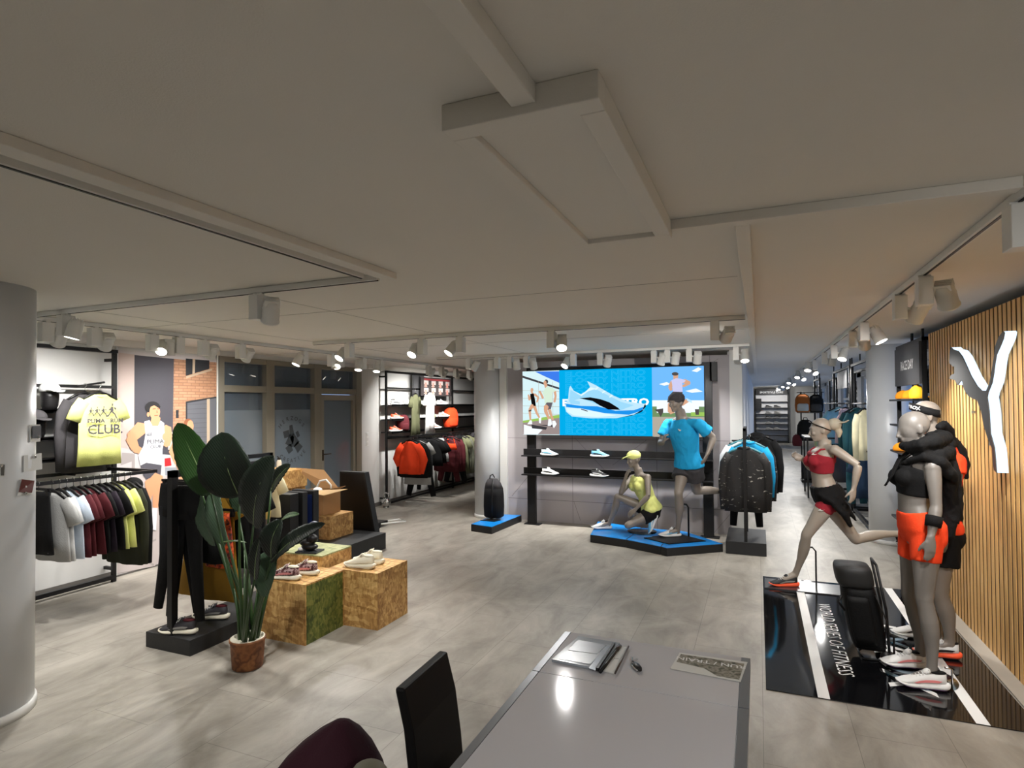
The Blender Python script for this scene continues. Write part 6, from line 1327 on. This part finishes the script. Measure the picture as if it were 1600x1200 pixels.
# ------------------------------------------------------------------ table, chairs, papers
t = empty('work_table', (-.44, 1.5, 0), 0, 'grey white laminate table with metal edge strips in the foreground', 'table')
TT = mat('table_laminate', (190, 189, 193), .07, spec=.45); EDG = mat('table_edge_grey', (112, 114, 118), .35, .3)
MB().box(-.37, .36, -1.05, .685, .722, .75).build('tabletop', TT, t, bevel=.001); MB().box(-.37, .36, .690, 1.12, .722, .75).build('extension_leaf', TT, t, bevel=.001)
for x0, x1 in ((-.40, -.371), (.361, .395)): MB().box(x0, x1, -1.05, .684, .70, .751).box(x0, x1, .690, 1.12, .70, .751).build('edge_strip', EDG, t, bevel=.001)
for x in (-.34, .34):
    for y in (-.98, 1.0): MB().box(x - .025, x + .025, y - .025, y + .025, 0, .70).build('leg', EDG, t)
MB().box(-.33, .33, -.95, .97, .66, .70).build('apron', EDG, t)
def chair(loc, rz, label, hb=.88):
    r = empty('dining_chair', loc, rz, label, 'chair', 'black high back chairs at the table'); LE = mat('black_leather', (9, 8, 10), .5, spec=.2)
    b = MB(); b.loft([[(x0, y * (1 - .10 * (z - .45)) , z) for x0, y in ((-xx - .018 - .0, -.165), (-xx + .018, -.165), (-xx + .018, .165), (-xx - .018, .165))] for z, xx in ((.40, .16), (.40 + (hb - .4) * .4, .175), (.40 + (hb - .4) * .73, .195), (hb - .015, .225), (hb, .227))], smooth=False); b.build('backrest', LE, r, bevel=.008)
    MB().box(-.18, .20, -.17, .17, .42, .47).build('seat', LE, r, bevel=.012)
    for x in (-.16, .18):
        for y in (-.145, .145): MB().box(x - .015, x + .015, y - .015, y + .015, 0, .42).build('leg', LE, r)
    return r
chair((-.87, 1.80, 0), .04, 'black leather chair with tall narrow back at the left table side')

JK = fabric('jacket_burgundy', (44, 12, 24)); b = MB(); top = at(548, 1129, Y=1.62); tz = top.z
chair((top.x + .17, 1.60, 0), .0, 'black chair almost wholly hidden under the burgundy jacket', hb=tz - .30)
cx_, cy_ = -1.36, 1.47
rg = []
for z, w, d, ox in ((.80, .012, .016, .06), (.785, .03, .04, .055), (.74, .075, .09, .04), (.68, .12, .14, .02), (.60, .16, .19, .0), (.50, .20, .22, -.02), (.40, .22, .235, -.02), (.28, .225, .24, -.02)):
    rg.append([(ox - .04 + math.cos(q) * w * 1.25 * (1 + .07 * math.sin(4 * q + z * 6)), math.sin(q) * d * (1 + .07 * math.sin(5 * q + 1)), z) for q in (2 * PI * j / 40 for j in range(40))])
b.loft(rg[::-1]); o = b.build('draped_jacket', JK, None, loc=(top.x - .06, 1.62, tz - .80)); tag(o, 'dark burgundy jacket thrown over a chair at the bottom edge', 'jacket')
q = at(577, 1199, Y=1.42) - o.location; MB().ell(q + V(0, 0, -.02), (.055, .05, .035)).build('lining_fold', mat('lining_olive', (98, 96, 80), .6), o)

zt = .7515
def flat(name, pts, h, m, label, cat_, z=zt, parent=None):
    q = [at(x, y, Z=z) for x, y in pts]; c = sum(q, V(0, 0, 0)) / len(q); o = MB().prism([p - c for p in q], (0, 0, h)).build(name, m, parent, loc=None if parent else c); tag(o, label, cat_); return o, c
o, c = flat('document_folder', [(862, 1034), (904, 997), (968, 1008), (938, 1049)], .010, mat('clear_sleeve', (150, 156, 164), .12, spec=.8), 'clear plastic sleeve with grey printed leaflets on the table', 'folder')
def onf(nm, pts, m, dz, h=.0008):
    q = [at(x, y, Z=zt + dz) - c for x, y in pts]; MB().prism(q, (0, 0, h)).build(nm, m, o)
onf('leaflet', [(874, 1030), (903, 1000), (950, 1008), (922, 1038)], mat('leaflet_grey', (112, 114, 118), .3), .0105); onf('leaflet_picture', [(888, 1016), (903, 1001), (948, 1008), (933, 1022)], mat('leaflet_dark', (78, 80, 86), .3), .0118)
b = MB(); p0, p1 = at(933, 1046, Z=zt + .014) - c, at(959, 1006, Z=zt + .014) - c; b.bar(p0, p1, .012, .012); b.build('sleeve_spine', BLK, o)
onf('silver_edge', [(920, 1044), (946, 1008), (956, 1008), (930, 1048)], mat('foil', (190, 196, 204), .15, .8), .0112)
b = MB(); q0, q1 = at(938, 1050, Z=zt + .008), at(969, 1009, Z=zt + .008); pc = (q0 + q1) / 2
o2 = MB().tube([q0 - pc, q0.lerp(q1, .3) - pc, q0.lerp(q1, .8) - pc, q1 - pc], [.006, .007, .006, .004], 10).build('marker_pen', BLK, None, loc=pc); tag(o2, 'thick dark marker pen lying right of the clear sleeve', 'pen'); MB().tube([q0.lerp(q1, .8) - pc, q1 - pc], .0075, 10).build('pen_cap', mat('pen_cap_brown', (60, 50, 46), .4), o2)
o3, c3 = flat('notepad', [(942, 1049), (966, 1010), (982, 1013), (960, 1054)], .004, PAP, 'narrow white notepad under the thin pencil on the table', 'notepad', z=zt)
MB().box(-.01, .01, -.002, .002, .004, .0045).build('binding', SGR, o3)
q0, q1 = at(961, 1052, Z=zt + .009), at(982, 1010, Z=zt + .009); pc = (q0 + q1) / 2
o4 = MB().tube([q0 - pc, q1 - pc], .0038, 8).build('pencil', mat('pencil_brown', (66, 56, 52), .4), None, loc=pc); tag(o4, 'thin dark pencil along the right edge of the white notepad', 'pencil'); MB().tube([q1 - pc, (q1 - pc) * 1.06], [.0038, .001], 8).build('pencil_tip', BLK, o4)
a = at(996, 1045, Z=zt); kf = empty('key_fob', (a.x, a.y, zt), -1.0, 'small black and silver key fob with keys on the table', 'keys')
b = MB().tube([(-.03, 0, .008), (-.01, 0, .009), (.015, 0, .009), (.032, 0, .008)], [(.008, .006), (.014, .009), (.013, .009), (.006, .005)], 14, side=(0, 1, 0)); b.build('fob_body', BLK, kf)
MB().tube([(.03, -.012, .006), (-.01, -.017, .007), (-.035, -.01, .006)], (.004), 8).build('silver_trim', CHROME, kf); MB().tube([(-.035, .0, .006), (-.045, .008, .007), (-.055, .0, .006), (-.045, -.008, .006), (-.035, 0, .006)], .0022, 6).bar((-.05, .005, .006), (-.075, .03, .006), .007, .003).bar((-.05, 0, .009), (-.085, .012, .009), .007, .003).build('keys', CHROME, kf)
o5, c5 = flat('postcard', [(1047, 1045), (1062, 1020), (1168, 1035), (1157, 1066)], .0012, PAP, 'printed postcard with upside down run and train lettering on the table', 'postcard')
q = [at(x, y, Z=zt + .0016) - c5 for x, y in ((1057, 1034), (1064, 1022), (1163, 1037), (1155, 1062), (1120, 1056), (1100, 1044))]; MB().prism(q, (0, 0, .0003)).build('picture', m_smoke('postcard_print', [(72, 70, 56), (110, 106, 90), (150, 144, 132), (84, 84, 66)], 30), o5)
u = (at(1062, 1020, Z=zt) - at(1168, 1035, Z=zt)).normalized(); b = MB(); add_text(b, 'RUN / TRAIN', .040, frame_mat((at(1110, 1035, Z=zt + .0025) - c5), u, V(0, 0, 1).cross(u)), sx=1.15, bold=.0006); b.build('lettering', TEXTW, o5)
